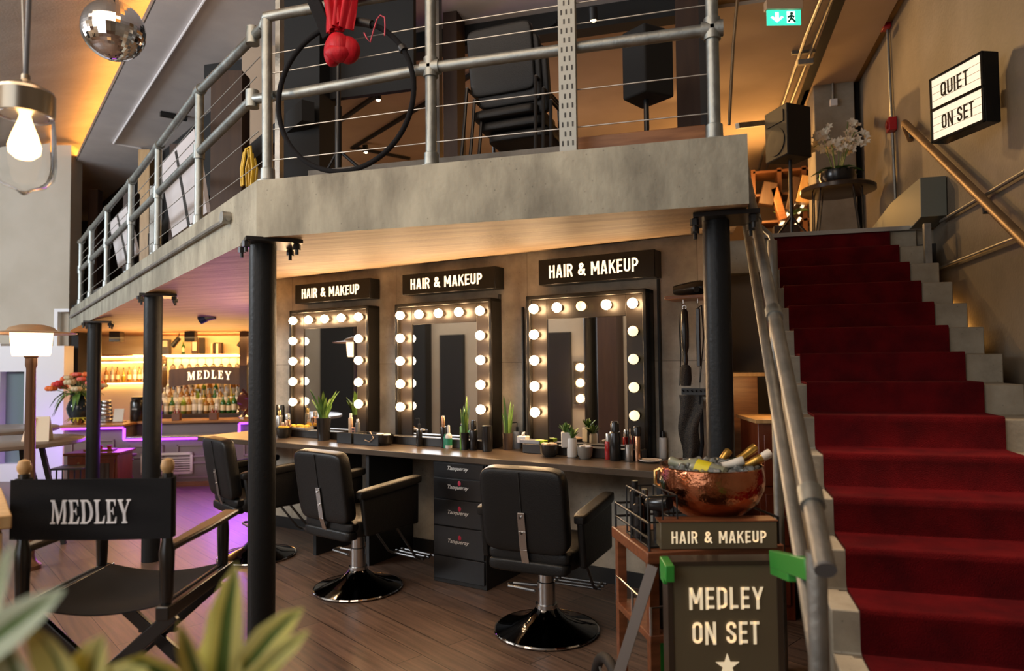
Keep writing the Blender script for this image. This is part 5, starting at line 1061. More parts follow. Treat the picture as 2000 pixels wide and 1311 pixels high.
b = MB(); b.box(-.17,.17,0,.3,.40,.415); b.out('shelf', m_black, t)
# ================================================================== stairs, right wall, landing
# carpet runner
cp_ = MB(); x0, x1 = .4915, 1.277; th = .014; prof = [(YS+.12, ZT+th)]
for k in range(16):
    y = YS-k*GO; z = ZT-k*RI
    prof += [(y-.004, z+th), (y-th, z+th*.5), (y-th, z-.02), (y-th, z-RI+th+.006), (y-th-.004, z-RI+th)]
prof = [p for p in prof if p[1] > .02]
pv = [[V((x, y, z)) for y, z in prof] for x in (x0, x1)]
n_ = len(prof); cp_.grid(lambda u, v: (x0+(x1-x0)*u, prof[round(v*(n_-1))][0], prof[round(v*(n_-1))][1]), 6, n_-1, -.012)
tag(cp_.out('stair_carpet', m_red, sharp=60), 'deep red carpet runner laid down the middle of the concrete stairs', 'carpet')
# left stair railing
XH = .25; sr = thing('stair_railing', 'grey pipe handrail climbing the open side of the red carpeted stairs', 'railing', (XH, 1.7, 0))
hz = lambda y: .62*y-.031; lz = lambda y: .62*y-.329
ye = PX(1612, 1118, XH).y; yt = 4.9
MB(WORLD).tube([(XH, ye, hz(ye)), (XH, 2.5, hz(2.5)), (XH, yt, hz(yt))], .0235, 14).out('handrail', m_galvp, sr)
MB(WORLD).cyl((XH, ye-.006, hz(ye)-.004), (XH, ye, hz(ye)), .0245, n=16).out('end_cap', mat('end_cap_grey', (.12,.12,.12), .5), sr)
MB(WORLD).tube([(XH-.008, 1.79, lz(1.79)), (XH-.008, yt, lz(yt))], .021, 12).out('middle_rail', m_galvp, sr)
pq = PX(1519, 900, .325); XQ = .325
for x, y, z in ((XH-.008, 1.78, hz(1.78)-.03), (XQ, pq.y, hz(pq.y)-.10)):
    p_ = MB(WORLD).cyl((x, y, 0), (x, y, z), .0235, n=14).out('post', m_galvp, sr)
MB(WORLD).tube([(XQ, pq.y, hz(pq.y)-.10), (XQ-.01, pq.y, hz(pq.y)-.07), (XH+.01, pq.y, hz(pq.y)-.015)], .012, 8).out('bracket', m_galvp, sr)
for y in (1.9, 2.75, 3.6):
    d = V((0, 1, .62)).normalized(); c = V((XH, y, hz(y))); MB(WORLD).cyl(c-d*.03, c+d*.03, .031, n=16).out('clamp', m_galv, sr)
for z in (.62, .5): MB(WORLD).cyl((XH-.008, 1.78, z-.035), (XH-.008, 1.78, z+.035), .032, n=16).out('clamp', m_galv, sr)
# wall handrail on the right
wr = thing('wall_handrail', 'bronze coloured pipe handrail on the brown wall beside the red stairs', 'handrail', (1.5, 5.8, 3.3))
XW = 1.48; h0, h1 = PX(1767, 240, XW), PX(2000, 470, XW); dv = (h1-h0); 
MB(WORLD).tube([h0+V((.07,.12,-.10)), h0+V((.01,.03,-.02)), h0, h0+dv*.02, h0+dv*1.5], .0255, 14).out('pipe', m_brass, wr)
for f in (.06, .75): q = h0+dv*f; MB(WORLD).tube([q+V((0,0,-.02)), q+V((0,0,-.07)), q+V((XR-XW-.003,0,-.07))], .009, 8).out('bracket', m_black, wr)
# angled QUIET / ON SET light box
A_, B_ = PD(1814, 157, 3.97), PD(1917, 97, 3.6); C_, D_ = PD(1921, 240, 3.6), PD(1822, 281, 3.97)
ex = V((B_.x-A_.x, B_.y-A_.y, 0)); W_ = ex.length; ex.normalize(); nz_ = ex.cross(V((0,0,1))); zb_ = (C_.z+D_.z)/2; zt_ = (A_.z+B_.z)/2; H_ = zt_-zb_
LF = Mx.Translation(V((A_.x, A_.y, zb_))) @ Mx.Rotation(math.atan2(ex.y, ex.x), 4, 'Z')
lb = thing('quiet_on_set_sign', 'QUIET ON SET lit letter box on the brown wall over the stair handrail', 'sign', V((A_.x, A_.y, zb_)), math.atan2(ex.y, ex.x))
b = MB(LF); b.box(0, W_, .012, .10, 0, H_)
for q in ((0,.014,0,H_),(W_-.014,W_,0,H_),(0,W_,0,.014),(0,W_,H_-.014,H_),(0,W_,H_/2-.009,H_/2+.009)): b.box(q[0], q[1], 0, .012, q[2], q[3])
b.out('housing', m_frame, lb, bev=.002)
m_let = mat('letter_black', (.006,.006,.006), .6)
for z0, z1, word in ((.014, H_/2-.009, 'ON SET'), (H_/2+.009, H_-.014, 'QUIET')):
    f_ = MB(LF).box(.014, W_-.014, .006, .0115, z0, z1).out('lit_panel', m_signw, lb)
    b = MB(LF)
    for i in (1, 2, 3): b.box(.014, W_-.014, .0045, .006, z0+(z1-z0)*i/4-.0012, z0+(z1-z0)*i/4+.0012)
    b.out('letter_rail', mat('letter_rail', (.55,.5,.42), .3), f_)
    text(word, 'lettering', m_let, (W_*.22, .0044, z0+(z1-z0)*.27), (1,0,0), (0,0,1), W_*(.52 if word == 'QUIET' else .60), (z1-z0)*.48, f_, .0015, .016, fr=LF)
MB(LF).box(W_*.5-.03, W_*.5+.03, .10, .16, H_*.4, H_*.6).out('wall_bracket', m_black, lb)
# red alarm boxes with conduit
for lab, px, py in (('small red alarm box high on the brown wall under the ceiling beam', 1731, 45), ('small red alarm box beside the top of the bronze handrail', 1742, 244)):
    q = PX(px, py, XR-.03); t = thing('alarm_box', lab, 'alarm', V((XR, q.y, q.z))); MB().box(-.065,-.002,-.05,.05,-.055,.055).out('body', mat('alarm_red',(.45,.015,.02),.35), t, bev=.006); MB().lathe([(.03,0),(.03,.012),(.001,.014)],(-.065,0,0),16,(-1,0,0)).out('button', m_redp, t)
b = MB(); b.tube([PX(1733, 55, XR-.02), PX(1749, 395, XR-.02)], .012, 8); tag(b.out('wall_conduit', m_galvp), 'grey upright conduit joining the two red alarm boxes', 'conduit')
for lab, q in (('slim pipe sloping on the wall between grey panel and lit sign'.replace('sloping','running'), ((1838,432),(2060,266))), ('slim pipe on the wall at the glowing stair edge', ((1830,526),(2060,410)))):
    b = MB(); w0, w1 = [PX(x, y, XR-.03) for x, y in q]; w1.z = w0.z; b.tube([w0, w0+(w1-w0)*2.2], .011, 8); tag(b.out('wall_pipe', m_galvp), lab, 'pipe')
# steel panel at the stair head with its post
XP = 1.40; b = MB(); b.prism([PX(x, y, XP) for x, y in ((1740,396),(1797,347),(1799,424),(1778,447),(1702,447))], (XR-.005-XP, 0, 0)); m_pan = mat('panel_grey_steel', (.17,.18,.15), .5, .2)
tag(b.out('stair_guard_panel', m_pan, bev=.004), 'grey steel guard panel at the head of the stairs against the wall', 'panel')
q = PX(1810, 437, 1.43); b = MB(); b.box(1.41, 1.45, q.y-.02, q.y+.02, 1.95, q.z); tag(b.out('guard_post', m_galvp), 'pale square post below the grey steel guard panel', 'post')
q = PD(1791, 468, 5.35); t = thing('red_lantern', 'little red and amber hanging light beside the top stair', 'lantern', q); MB().cyl((0,0,.02),(0,0,.075),.022,n=12).out('cap', mat('alarm_red',(.45,.015,.02),.35), t)
for x in (-.014,.014): MB().cyl((x,0,-.07),(x,0,.02),.009,n=10).out('tube', emis('amber_tube',(1,.4,.1),3), t)
# amber strip along the wall edge of the stairs
b = MB(); b.bar((1.535, 4.7, ZT-.02-(YS-4.7)*.6415-.36), (1.535, 5.15, ZT-.02-(YS-5.15)*.6415-.36), .02, .02)
tag(b.out('stair_led_strip', m_coves), 'amber light strip tucked between stairs and wall', 'light strip')
# exit sign
ed = 4.7; e0, e1, e2, e3 = [PD(x, y, ed) for x, y in ((1498,22),(1564,17),(1565,46),(1499,52))]
ex2 = V((e1.x-e0.x, e1.y-e0.y, 0)); EW = ex2.length; EZ0 = (e2.z+e3.z)/2; EH = (e0.z+e1.z)/2-EZ0; EF = Mx.Translation(V((e0.x, e0.y, EZ0))) @ Mx.Rotation(math.atan2(ex2.y, ex2.x), 4, 'Z')
es = thing('exit_sign', 'green lit exit sign with down arrow hanging from the corridor ceiling', 'sign', V((e0.x, e0.y, EZ0)), math.atan2(ex2.y, ex2.x))
MB(EF).box(0, EW, 0, .012, 0, EH).out('lit_plate', emis('exit_green', (.05,.75,.52), 1.1), es); MB(EF).box(-.01, EW+.01, -.02, .035, EH, EH+.065).out('housing', m_tanp, es, bev=.004)
mwh = emis('exit_white', (.85,1,.95), 1.6); b = MB(EF); ax = EW*.29; b.prism([(ax-.012,-.002,EH*.85),(ax+.012,-.002,EH*.85),(ax+.012,-.002,EH*.3),(ax-.012,-.002,EH*.3)],(0,-.002,0)); b.prism([(ax-.045,-.002,EH*.5),(ax-.03,-.002,EH*.58),(ax,-.002,EH*.32),(ax,-.002,EH*.15)],(0,-.002,0)); b.prism([(ax+.045,-.002,EH*.5),(ax+.03,-.002,EH*.58),(ax,-.002,EH*.32),(ax,-.002,EH*.15)],(0,-.002,0)); b.out('arrow', mwh, es)
dp_ = MB(EF).box(EW*.58, EW*.82, -.003, -.0005, EH*.1, EH*.9).out('door_panel', mwh, es)
b = MB(EF); cx = EW*.70
for p0, p1 in (((0,.62),(.0,.42)),((0,.42),(-.10,.18)),((0,.42),(.10,.28)),((.10,.28),(.14,.14)),((0,.6),(-.12,.48)),((0,.6),(.12,.5))): b.bar((cx+p0[0]*EW*.8,-.005,p0[1]*EH),(cx+p1[0]*EW*.8,-.005,p1[1]*EH),.012,.004,(0,1,0))
b.ball((cx+.004,-.004,EH*.74),.011,(1,.3,1),10,8); b.out('running_figure', mat('exit_dark_green',(.01,.22,.14),.5), dp_)
for x in (.06, EW-.06): MB(EF).cyl((x,.006,EH+.065),(x,.006,4.42-EZ0),.004,n=6).out('hanger', m_steel, es)
# corridor ceiling services
for i, (lab, pts, r) in enumerate((('slim pipe under the corridor ceiling, nearer the balcony', ((1612,-20),(1575,70),(1530,200),(1490,300),(1456,425)), .016), ('slim pipe under the corridor ceiling, nearer the column', ((1632,-20),(1590,85),(1545,200),(1505,300),(1475,420)), .016))):
    b = MB(); b.tube([PZ(x, y, 4.26) for x, y in pts], r, 8); tag(b.out('ceiling_pipe', m_galvp), lab, 'pipe')
b = MB(); a, c = PZ(1650, -30, 4.31), PZ(1530, 290, 4.31); b.bar(a, c, .09, .02); tag(b.out('cable_ladder', m_black), 'dark perforated cable tray under the corridor ceiling', 'cable tray')
b = MB(); a = PZ(1546, 104, 4.28); b.bar(a, PZ(1592, 100, 4.28), .03, .03); a2 = PZ(1558, 123, 4.2); b.bar(a2, PZ(1588, 120, 4.2), .045, .045); tag(b.out('pipe_hanger', m_galvp), 'short grey bracket carrying the pipes near the column', 'bracket')
b = MB(); b.tube([PY(x, y, 7.48) for x, y in ((1594,84),(1618,84),(1624,92),(1627,194))], .012, 8); o_ = tag(b.out('column_conduit', m_galvp), 'bent conduit running down the corridor column to a switch', 'conduit'); q = PY(1628, 201, 7.485); MB(WORLD).box(q.x-.035, q.x+.035, 7.46, 7.498, q.z-.035, q.z+.035).out('switch_box', m_white, o_, bev=.004)
b = MB(); b.tube([PD(x, y, 3.45) for x, y in ((1441,-10),(1432,90),(1424,244))], .008, 8); tag(b.out('riser_pipe', m_brass), 'thin warm toned pipe rising behind the right balcony post'.replace('right balcony post','balcony post by the stairs'), 'pipe')
b = MB(); a, c = PD(1440, 246, 6.4), PD(1512, 238, 6.9); b.bar(a, c, .04, .05); tag(b.out('strip_lamp', m_galvp), 'dark strip fitting under the corridor ceiling behind the speaker', 'lamp')
# orchid table
tc_ = PD(1636, 366, 6.2); TH = tc_.z-ZT
tb_ = thing('round_table', 'small round table with hairpin legs on the landing under the orchid', 'table', (tc_.x, tc_.y, ZT))
MB().lathe([(.30,TH-.05),(.315,TH-.045),(.315,TH-.012),(.305,TH-.002),(.001,TH)], n=40).out('top', mat('dark_table_top',(.035,.02,.012),.25), tb_)
for a in (.6, 2.2, 3.7, 5.3):
    c, s_ = math.cos(a), math.sin(a); n2 = V((-s_, c, 0))*.05; p = V((c*.23, s_*.23, TH-.05)); e = V((c*.28, s_*.28, .004))
    MB().tube([p-n2, e-n2*.1, e+n2*.1, p+n2], .006, 6).out('leg', m_black, tb_)
op = thing('potted_orchid', 'white flowering orchid in a round black pot on the hairpin table', 'plant', (tc_.x, tc_.y, tc_.z+.001))
MB().lathe([(.07,0),(.12,.02),(.15,.08),(.145,.14),(.13,.145),(.12,.12),(.001,.12)], n=28).out('pot', m_blkp, op)
ro = random.Random(9); m_pet = mat('orchid_petal', (.78,.70,.56), .6)
for i in range(9):
    a = 2.4*i; d = V((math.cos(a), math.sin(a)*.7, 0)); L_ = ro.uniform(.26,.5); top = d*ro.uniform(.1,.24)+V((0,0,.12+L_))
    pts = [V((0,0,.12))+d*.03, d*.08+V((0,0,.12+L_*.55)), top, top+d*.09+V((0,0,-.04))]; st_ = MB().tube(pts, .004, 6).out('stem', m_green, op); b = MB()
    for j in range(9):
        f = .45+.55*j/8; k = f*3; q = pts[int(min(k,2.99))].lerp(pts[int(min(k,2.99))+1], k-int(min(k,2.99)))+V((ro.uniform(-.03,.03),ro.uniform(-.03,.03),ro.uniform(-.03,.03)))
        for m_ in range(5):
            am = m_*1.257+ro.random(); e = V((math.cos(am),-.35,math.sin(am))); b.blade([q, q+e*.016, q+e*.034], .024, (0,-1,.2), .002)
    b.out('blossoms', m_pet, st_)
for i in range(9):
    a = 2.4*i+.5; d = V((math.cos(a), math.sin(a), 0)); b = MB(); b.blade([V((0,0,.12))+d*.22*x+V((0,0,.14*x-.13*x*x)) for x in (0,.25,.5,.75,1)], .07, (0,0,1), .004); b.out('leaf', m_green, op)
b = MB(); q = PD(1538, 447, 6.6); b.box(q.x-.13, q.x+.10, q.y-.1, q.y+.1, ZT, q.z+.02); tag(b.out('low_box', m_dbrown, bev=.004), 'low dark box on the landing below the loudspeaker stand', 'box')
# cluttered shelves at the corridor end
q0, q1 = PY(1486, 400, 9.5), PY(1600, 400, 9.5); sh = thing('corridor_shelves', 'tall warm lit wooden shelves with clutter at the corridor end', 'shelves', ((q0.x+q1.x)/2, 9.5, ZT)); hw = (q1.x-q0.x)/2+.1
for x in (-hw, -hw*.3, hw*.35, hw): MB().box(x-.025, x+.025, -.2, .2, 0, 1.55).out('upright', mat('shelf_wood', (.13,.05,.018), .5), sh)
for z in (.15, .5, .85, 1.2, 1.5): MB().box(-hw, hw, -.2, .2, z, z+.03).out('board', mat('shelf_wood', (.13,.05,.018), .5), sh)
for i, (x, y) in enumerate(((1545,408),(1532,428),(1566,405),(1556,437),(1523,443))):
    a = PY(x-7, y+12, 9.285); c = PY(x+7, y-12, 9.285); b = MB(); b.tube([a, c], .018, 8); tag(b.out('lit_edge_strip', emis('lit_edge_glow', (1,.72,.42), 2.2)), ['glowing stand-in for the lit shelf edge by the stand pole','small glowing stand-in for the lit shelf edge nearest the stair head','longest glowing stand-in for a lit shelf edge, by the column','low glowing stand-in for a lit shelf edge behind the dark box','faint glowing stand-in for a lit shelf edge low by the railing'][i], 'lamp', 'glowing stand-ins for the lit corridor shelf edges')  # glow put in for the lit shelf edges, not real tube lamps
for i, (x, y, w_, h_, m_) in enumerate(((1500,380,.22,.34,m_dbrown),(1520,400,.12,.5,m_wood),(1572,372,.2,.4,m_woodl),(1590,385,.12,.45,m_wood),(1548,380,.12,.5,m_dbrown))):
    p = PY(x, y, 9.2); b = MB(); b.obox((p.x, 9.2, p.z), (w_*.8, .16, h_*.85), Mx.Rotation(.25*(-1)**i, 3, 'Y')); tag(b.out('storage_crate', m_, bev=.01), ['dark tilted crate at the near end of the corridor shelves','upright wooden crate beside the dark tilted one','pale crate on the corridor shelves near the column','narrow wooden crate against the corridor column','dark upright crate behind the stand pole'][i], 'crate')
b = MB()
for i in range(10): a = 2.4*i; d = V((math.cos(a), math.sin(a)*.4, .5)); p = PY(1546, 420, 9.29); b.blade([p, p+d*.12, p+d*.22+V((0,0,-.06))], .05, (0,-1,0))
tag(b.out('trailing_plant', m_green), 'small green trailing plant on the corridor shelves', 'plant')
# under the stairs, beside the column
q0, q1 = PD(1440, 700, 4.6), PD(1478, 700, 4.6); t = thing('tall_cabinet', 'tall brown wooden cabinet in the dark behind the stair railing', 'cabinet', V(((q0.x+q1.x)/2, q0.y, 0)), .2); w_ = (q1-q0).length
MB().box(-w_/2-.1, w_/2, 0, .4, 0, PD(1460, 735, 4.6).z).out('body', m_wood, t, bev=.004); MB().box(-w_/2-.13, w_/2+.05, -.04, .4, PD(1460, 735, 4.6).z, PD(1460, 735, 4.6).z+.025).out('top', m_woodl, t)
q0, q1 = PD(1482, 900, 4.0), PD(1545, 900, 4.0); t = thing('drawer_chest', 'dark red wooden chest behind the copper bowl under the stairs', 'chest', V(((q0.x+q1.x)/2, q0.y, 0)), .2); w_ = (q1-q0).length; zt_ = PD(1500, 826, 4.0).z
MB().box(-w_/2, w_/2, 0, .4, 0, zt_).out('body', mw, t, bev=.004); MB().box(-w_/2-.02, w_/2+.02, -.03, .42, zt_, zt_+.02).out('top', m_woodl, t)
for i in range(3):
    d_ = MB().box(-w_/2+.03, w_/2-.03, -.015, 0, zt_*(.08+.3*i), zt_*(.34+.3*i)).out('drawer', mw, d_ if False else t, bev=.003); MB().box(-.04, .04, -.03, -.015, zt_*(.22+.3*i), zt_*(.22+.3*i)+.012).out('handle', m_brass, d_)
point('under_stair_lamp', PD(1505, 800, 4.15)+V((0,0,.12)), 2.2, (1,.55,.2), .03)
# ================================================================== trolley, copper bowl and light boxes by the stairs
TA = PSI+.17; to = PD(1264, 1080, 2.5); TZ = to.z; to.z = 0
TF = Mx.Translation(to) @ Mx.Rotation(TA, 4, 'Z'); tw, td = .545, .42
tr_ = thing('serving_trolley', 'brown wooden trolley with black wire rail beside the stair foot', 'trolley', to, TA)
m_tw = mat('trolley_wood', (.22,.075,.03), .42, c2=(.14,.045,.018), scale=5, stretch=(1,9,9), detail=6)
MB().box(0, tw, 0, td, TZ-.045, TZ).out('top', m_tw, tr_, bev=.005)
for x, y in ((.03,.03),(tw-.03,.03),(.03,td-.03),(tw-.03,td-.03)): MB().box(x-.018,x+.018,y-.018,y+.018,.10,TZ-.045).out('leg', m_tw, tr_)
lz_ = PD(1300, 1232, 2.55).z
MB().box(.01, tw-.01, .01, td-.01, lz_-.03, lz_).out('shelf', m_tw, tr_, bev=.004); MB().box(.01, tw-.01, .01, td-.01, .16, .19).out('shelf', m_tw, tr_, bev=.004)
b = MB()
for z in (.10, .045): b.tube([(.015,.015,TZ+z),(.015,td-.015,TZ+z),(tw-.015,td-.015,TZ+z),(tw-.015,.015,TZ+z)], .005, 6)
for x, y in ((.015,.015),(.015,td*.5),(.015,td-.015),(tw*.5,td-.015),(tw-.015,td-.015),(tw-.015,.015)): b.cyl((x,y,TZ),(x,y,TZ+.103),.005,n=8)
b.out('wire_rail', m_black, tr_)
b = MB()
for z in (.10,): b.tube([(.015,td-.015,lz_+z),(.015,.015,lz_+z),(tw-.015,.015,lz_+z)], .005, 6)
for x, y in ((.015,.015),(.015,td*.5),(.015,td-.015),(tw-.015,.015)): b.cyl((x,y,lz_),(x,y,lz_+.103),.005,n=8)
b.out('shelf_rail', m_steel, tr_)
b = MB(WORLD); e0 = PD(1275, 1105, 2.47); e1 = PD(1206, 1325, 2.42); b.bar(e0, e1+(e1-e0)*.35, .038, .02, (0,-1,.3)); b.out('strut', mat('strut_steel',(.20,.17,.15),.45,.7), tr_)
for x, y, R0 in ((-.135,.05,.19),(tw,.05,.085),(tw,td-.05,.085)):
    w_ = MB().torus((x,y,R0+.02),R0,.02,(1,0,0),40,10).out('wheel', mat('tyre_rubber',(.012,.012,.012),.6), tr_); h_ = MB(); h_.cyl((x-.012,y,R0+.02),(x+.012,y,R0+.02),.04,n=20)
    for k in range(8): h_.bar((x,y,R0+.02),(x,y+(R0-.012)*math.cos(k*.785),R0+.02+(R0-.012)*math.sin(k*.785)),.008,.008,(1,0,0))
    h_.out('hub', m_galvp, w_)
b = MB(); b.cyl((-.135,.05,.21),(.03,.05,.21),.01,n=8); b.out('axle', m_black, tr_)
m_grnp = mat('bright_green_paint', (.03,.26,.035), .4)
q = PD(1275, 1252, 2.53); b = MB(TF); b.box(.07, .30, .14, .165, .195, lz_-.035); tag(b.out('green_board', m_grnp, bev=.003), 'bright green board standing on the lower trolley shelf', 'board')
for lab, a, c, w_ in (('bright green steel bar reaching from the sign to the stair rail', PD(1512, 1092, 2.24), PD(1584, 1113, 1.74), .055), ('bright green steel bar end beside the sign, under the trolley corner', PD(1297, 1102, 2.36), PD(1309, 1122, 2.25), .055)):
    b = MB(); b.bar(a, c, .03, w_); d_ = (c-a).normalized(); b.bar(a+V((0,0,-.025)), a+(c-a)*.55+V((0,0,-.025)), .028, .05); tag(b.out('green_bar', m_grnp, bev=.003), lab, 'bar')
t = thing('black_case', 'dark grey bag standing on the trolley shelf behind the tall sign', 'bag', (TF @ V((.10,.10,lz_+.001))), TA); b = MB(); pad(b, (0,0,.11), .10, .12, .22, .3); b.out('body', mat('bag_grey',(.03,.035,.03),.6), t); MB().tube([(-.03,-.02,.215),(-.02,-.02,.25),(.02,-.02,.25),(.03,-.02,.215)],.005,6).out('handle', m_black, t)
# wire basket of tools
t = thing('wire_basket', 'black wire basket of hair tools at the trolley corner', 'basket', TF @ V((.025,.05,TZ+.001)), TA); bw, bd, bh = .115, .24, .19
b = MB()
for z in (.004, bh*.5, bh): b.tube([(0,0,z),(bw,0,z),(bw,bd,z),(0,bd,z)], .0035, 6, True)
for x, y in [(0,0),(bw,0),(bw,bd),(0,bd),(0,bd*.33),(0,bd*.66),(bw*.5,0),(bw*.5,bd),(bw,bd*.33),(bw,bd*.66)]: b.cyl((x,y,0),(x,y,bh),.0032,n=6)
b.out('wire_frame', m_black, t)
MB().box(0,bw,0,bd,0,.004).out('base', m_black, t)
t2 = thing('clipper', 'glossy black hair dryer standing nose up in the wire basket', 'hair dryer', TF @ V((.085,.11,TZ+.006)), TA); MB().tube([(0,0,0),(0,0,.12),(.0,-.005,.17)], .022, 12).out('handle', m_blkp, t2); MB().lathe([(.03,-.06),(.042,-.02),(.044,.04),(.034,.08)],(0,0,.205),20,(.5,-.8,.15)).out('barrel', m_blkp, t2); t2.name = 'hair_dryer.001'; t2.scale = (.72,)*3
for i, (x, y, h, m_) in enumerate(((.05,.2,.21,m_blkp),(.1,.22,.17,m_steel),(.04,.13,.16,m_blkp))):
    t3 = thing('spray_can', ['tall black spray can at the back of the wire basket','steel topped can in the back corner of the wire basket','short black can beside the hair dryer in the basket'][i], 'bottle', TF @ V((x+.0,y+.06,TZ+.006)), TA); MB().lathe([(.02,0),(.021,.004),(.021,h*.8),(.012,h*.85)], n=16).out('body', m_blkp, t3); MB().lathe([(.013,h*.85),(.013,h),(.001,h)], n=12).out('cap', m_, t3)
# copper bowl with ice and bottles
bc = PD(1388, 908, 2.745); RIM = 98*2.745/FPX; zr_ = bc.z; hb = zr_-TZ
m_copper = mat('hammered_copper', (.55,.22,.11), .16, 1.0, c2=(.45,.16,.075), scale=18, bump=.35, bscale=46)
bl = thing('copper_bowl', 'large footed copper bowl of ice and bottles on the trolley', 'bowl', (bc.x, bc.y, TZ+.001)); r = RIM
MB().lathe([(.075,0),(.075,.006),(.05,.03),(.042,.05),(.06,.062),(r*.62,.095),(r*.88,.14),(r*1.0,.19),(r*1.02,hb-.05),(r*.985,hb-.004),(r,hb),(r*.965,hb),(r*.96,hb-.05),(r*.93,.19),(r*.8,.145),(r*.5,.11),(.001,.10)], n=56).out('body', m_copper, bl)
b = MB(); b.tube([(-r*.98,-.02,hb-.02),(-r*1.08,-.02,hb-.03),(-r*1.08,-.02,hb-.08),(-r*1.0,-.02,hb-.09)], .008, 8); b.out('handle', m_gld, bl)
m_ice = mat('ice_cubes', (.88,.92,.88), .08, trans=.85, ior=1.31); ri = random.Random(4); b = MB()
for i in range(170):
    a = ri.uniform(0,6.28); q = r*.9*math.sqrt(ri.random()); z = hb-.036+.03*(1-(q/r)**2)+ri.uniform(-.02,.018)
    b.obox((q*math.cos(a), q*math.sin(a), z), (.028,.026,.024), Mx.Rotation(ri.uniform(0,3),3,'Z') @ Mx.Rotation(ri.uniform(0,3),3,'X'))
ice = b.out('crushed_ice', m_ice, None, bev=.004); ice.location = (bc.x, bc.y, TZ+.001); tag(ice, 'heap of clear ice filling the copper bowl', 'ice', kind='stuff')
m_bg = mat('champagne_green', (.012,.02,.008), .08); m_foilg = mat('gold_foil', (.62,.40,.10), .32, .9); m_foilw = mat('white_foil', (.70,.66,.58), .4); m_yl = mat('yellow_label', (.75,.62,.02), .5); m_bclr = mat('pale_bottle', (.45,.46,.32), .06, trans=.4)
def bubbly(lab, tip, base, gm, foil, lab_m, s=1.0):
    tip, base = V(tip), V(base); ax = (tip-base).normalized(); L_ = (tip-base).length; t = thing('wine_bottle', lab, 'bottle', base, 0)
    MB().lathe([(.03*s,-.06),(.041*s,-.05),(.041*s,L_*.40),(.034*s,L_*.52),(.018*s,L_*.68),(.015*s,L_*.82)], (0,0,0), 24, ax).out('glass', gm, t)
    MB().lathe([(.0195*s,L_*.62),(.0162*s,L_*.78),(.0175*s,L_*.86),(.019*s,L_*.90),(.019*s,L_*.985),(.016*s,L_),(.001,L_)], (0,0,0), 20, ax).out('foil', foil, t)
    if lab_m: MB().lathe([(.0415*s,L_*.02),(.0415*s,L_*.34)], (0,0,0), 24, ax, False).out('label', lab_m, t)
    return t
D0 = 2.74
def bt(px, py, d): return PD(px, py, d)
def lean(lab, tip, dx, dz, dd, *a, **k): return bubbly(lab, tip, tip+CR*dx+CF*dd+V((0,0,dz)), *a, **k)
lean('wine bottle with torn gold foil, highest of those leaning over the copper rim', PD(1476,873,2.80), -.235, -.165, -.03, m_bg, m_foilg, None, .95)
lean('dark bottle with gold foil leaning low over the copper rim', PD(1489,894,2.68), -.25, -.14, .04, m_bg, m_foilg, None, .95)
lean('pale bottle with white foil at the edge of the copper bowl', PD(1505,884,2.75), -.25, -.15, .0, m_bclr, m_foilw, None, .95)
lean('bottle with long silver foil lying on the ice in front', PD(1453,899,2.66), -.25, -.09, .06, m_bg, m_foilw, None, .9)
lean('clear bottle with gold and silver top rising at the bowl back', PD(1424,880,2.88), -.17, -.19, -.06, m_bclr, m_foilg, None, .9)
bubbly('bottle with bright yellow label half buried in the ice', PD(1308,900,2.77), PD(1389,925,2.67), m_bclr, m_bclr, m_yl, 1.0)
# small and tall light boxes
s0, s1 = PD(1292, 1075, 2.52), PD(1522, 1073, 2.52); exx = V((s1.x-s0.x, s1.y-s0.y, 0)); SWd = exx.length; hs = PD(1400, 1022, 2.52).z-PD(1400, 1075, 2.52).z
yaw = math.atan2(exx.y, exx.x); sp = V((s0.x, s0.y, TZ+.001))+V((-math.sin(yaw), math.cos(yaw), 0))*.015; sg2 = thing('lightbox_sign', 'HAIR & MAKEUP sign box standing on the trolley in front of the copper bowl', 'sign', sp, yaw)
m_olive = mat('sign_face_olive', (.13,.105,.062), .38)
MB().box(0, SWd, 0, .075, 0, hs).out('housing', m_olive, sg2, bev=.003); f2 = MB(); f2.box(-.003,SWd+.003,-.003,.078,hs+.0005,hs+.004); f2.out('top_edge', m_tw, sg2)
m_cream = emis('cream_letters', (.86,.70,.46), .55)
text('HAIR & MAKEUP', 'lettering', m_cream, (SWd*.095, -.0005, hs*.24), (1,0,0), (0,0,1), SWd*.81, hs*.42, sg2, .0015, .016, fr=ROOT[sg2.name], space=1.25)
d2 = 2.30; b0, b1 = PD(1306, 1098, d2), PD(1523, 1103, d2); exx = V((b1.x-b0.x, b1.y-b0.y, 0)); BW_ = exx.length; BH = (b0.z+b1.z)/2; yaw = math.atan2(exx.y, exx.x)
bs = thing('medley_on_set_sign', 'tall olive MEDLEY ON SET sign box with a star, standing before the trolley', 'sign', V((b0.x, b0.y, 0)), yaw)
MB().box(0, BW_, 0, .07, .0, BH).out('panel', m_olive, bs, bev=.003)
b = MB()
for q in ((-.006,.012,0,BH),(BW_-.012,BW_+.006,0,BH),(-.006,BW_+.006,BH-.006,BH+.008)): b.box(q[0],q[1],-.004,.074,q[2],q[3])
b.out('frame', mat('sign_edge_bronze',(.07,.05,.035),.35,.5), bs)
def tz(py): return PD(1416, py, d2).z
fx = lambda px: (px-1306)/217*BW_
text('MEDLEY', 'lettering', m_cream, (fx(1344), -.0045, tz(1186)), (1,0,0), (0,0,1), fx(1488)-fx(1344), tz(1146)-tz(1186), bs, .0015, .02, fr=ROOT[bs.name], space=1.15)
text('ON SET', 'lettering', m_cream, (fx(1349), -.0045, tz(1253)), (1,0,0), (0,0,1), fx(1479)-fx(1349), tz(1212)-tz(1253), bs, .0015, .02, fr=ROOT[bs.name], space=1.15)
cx, cz_, R0 = fx(1416), tz(1297), 24*d2/FPX
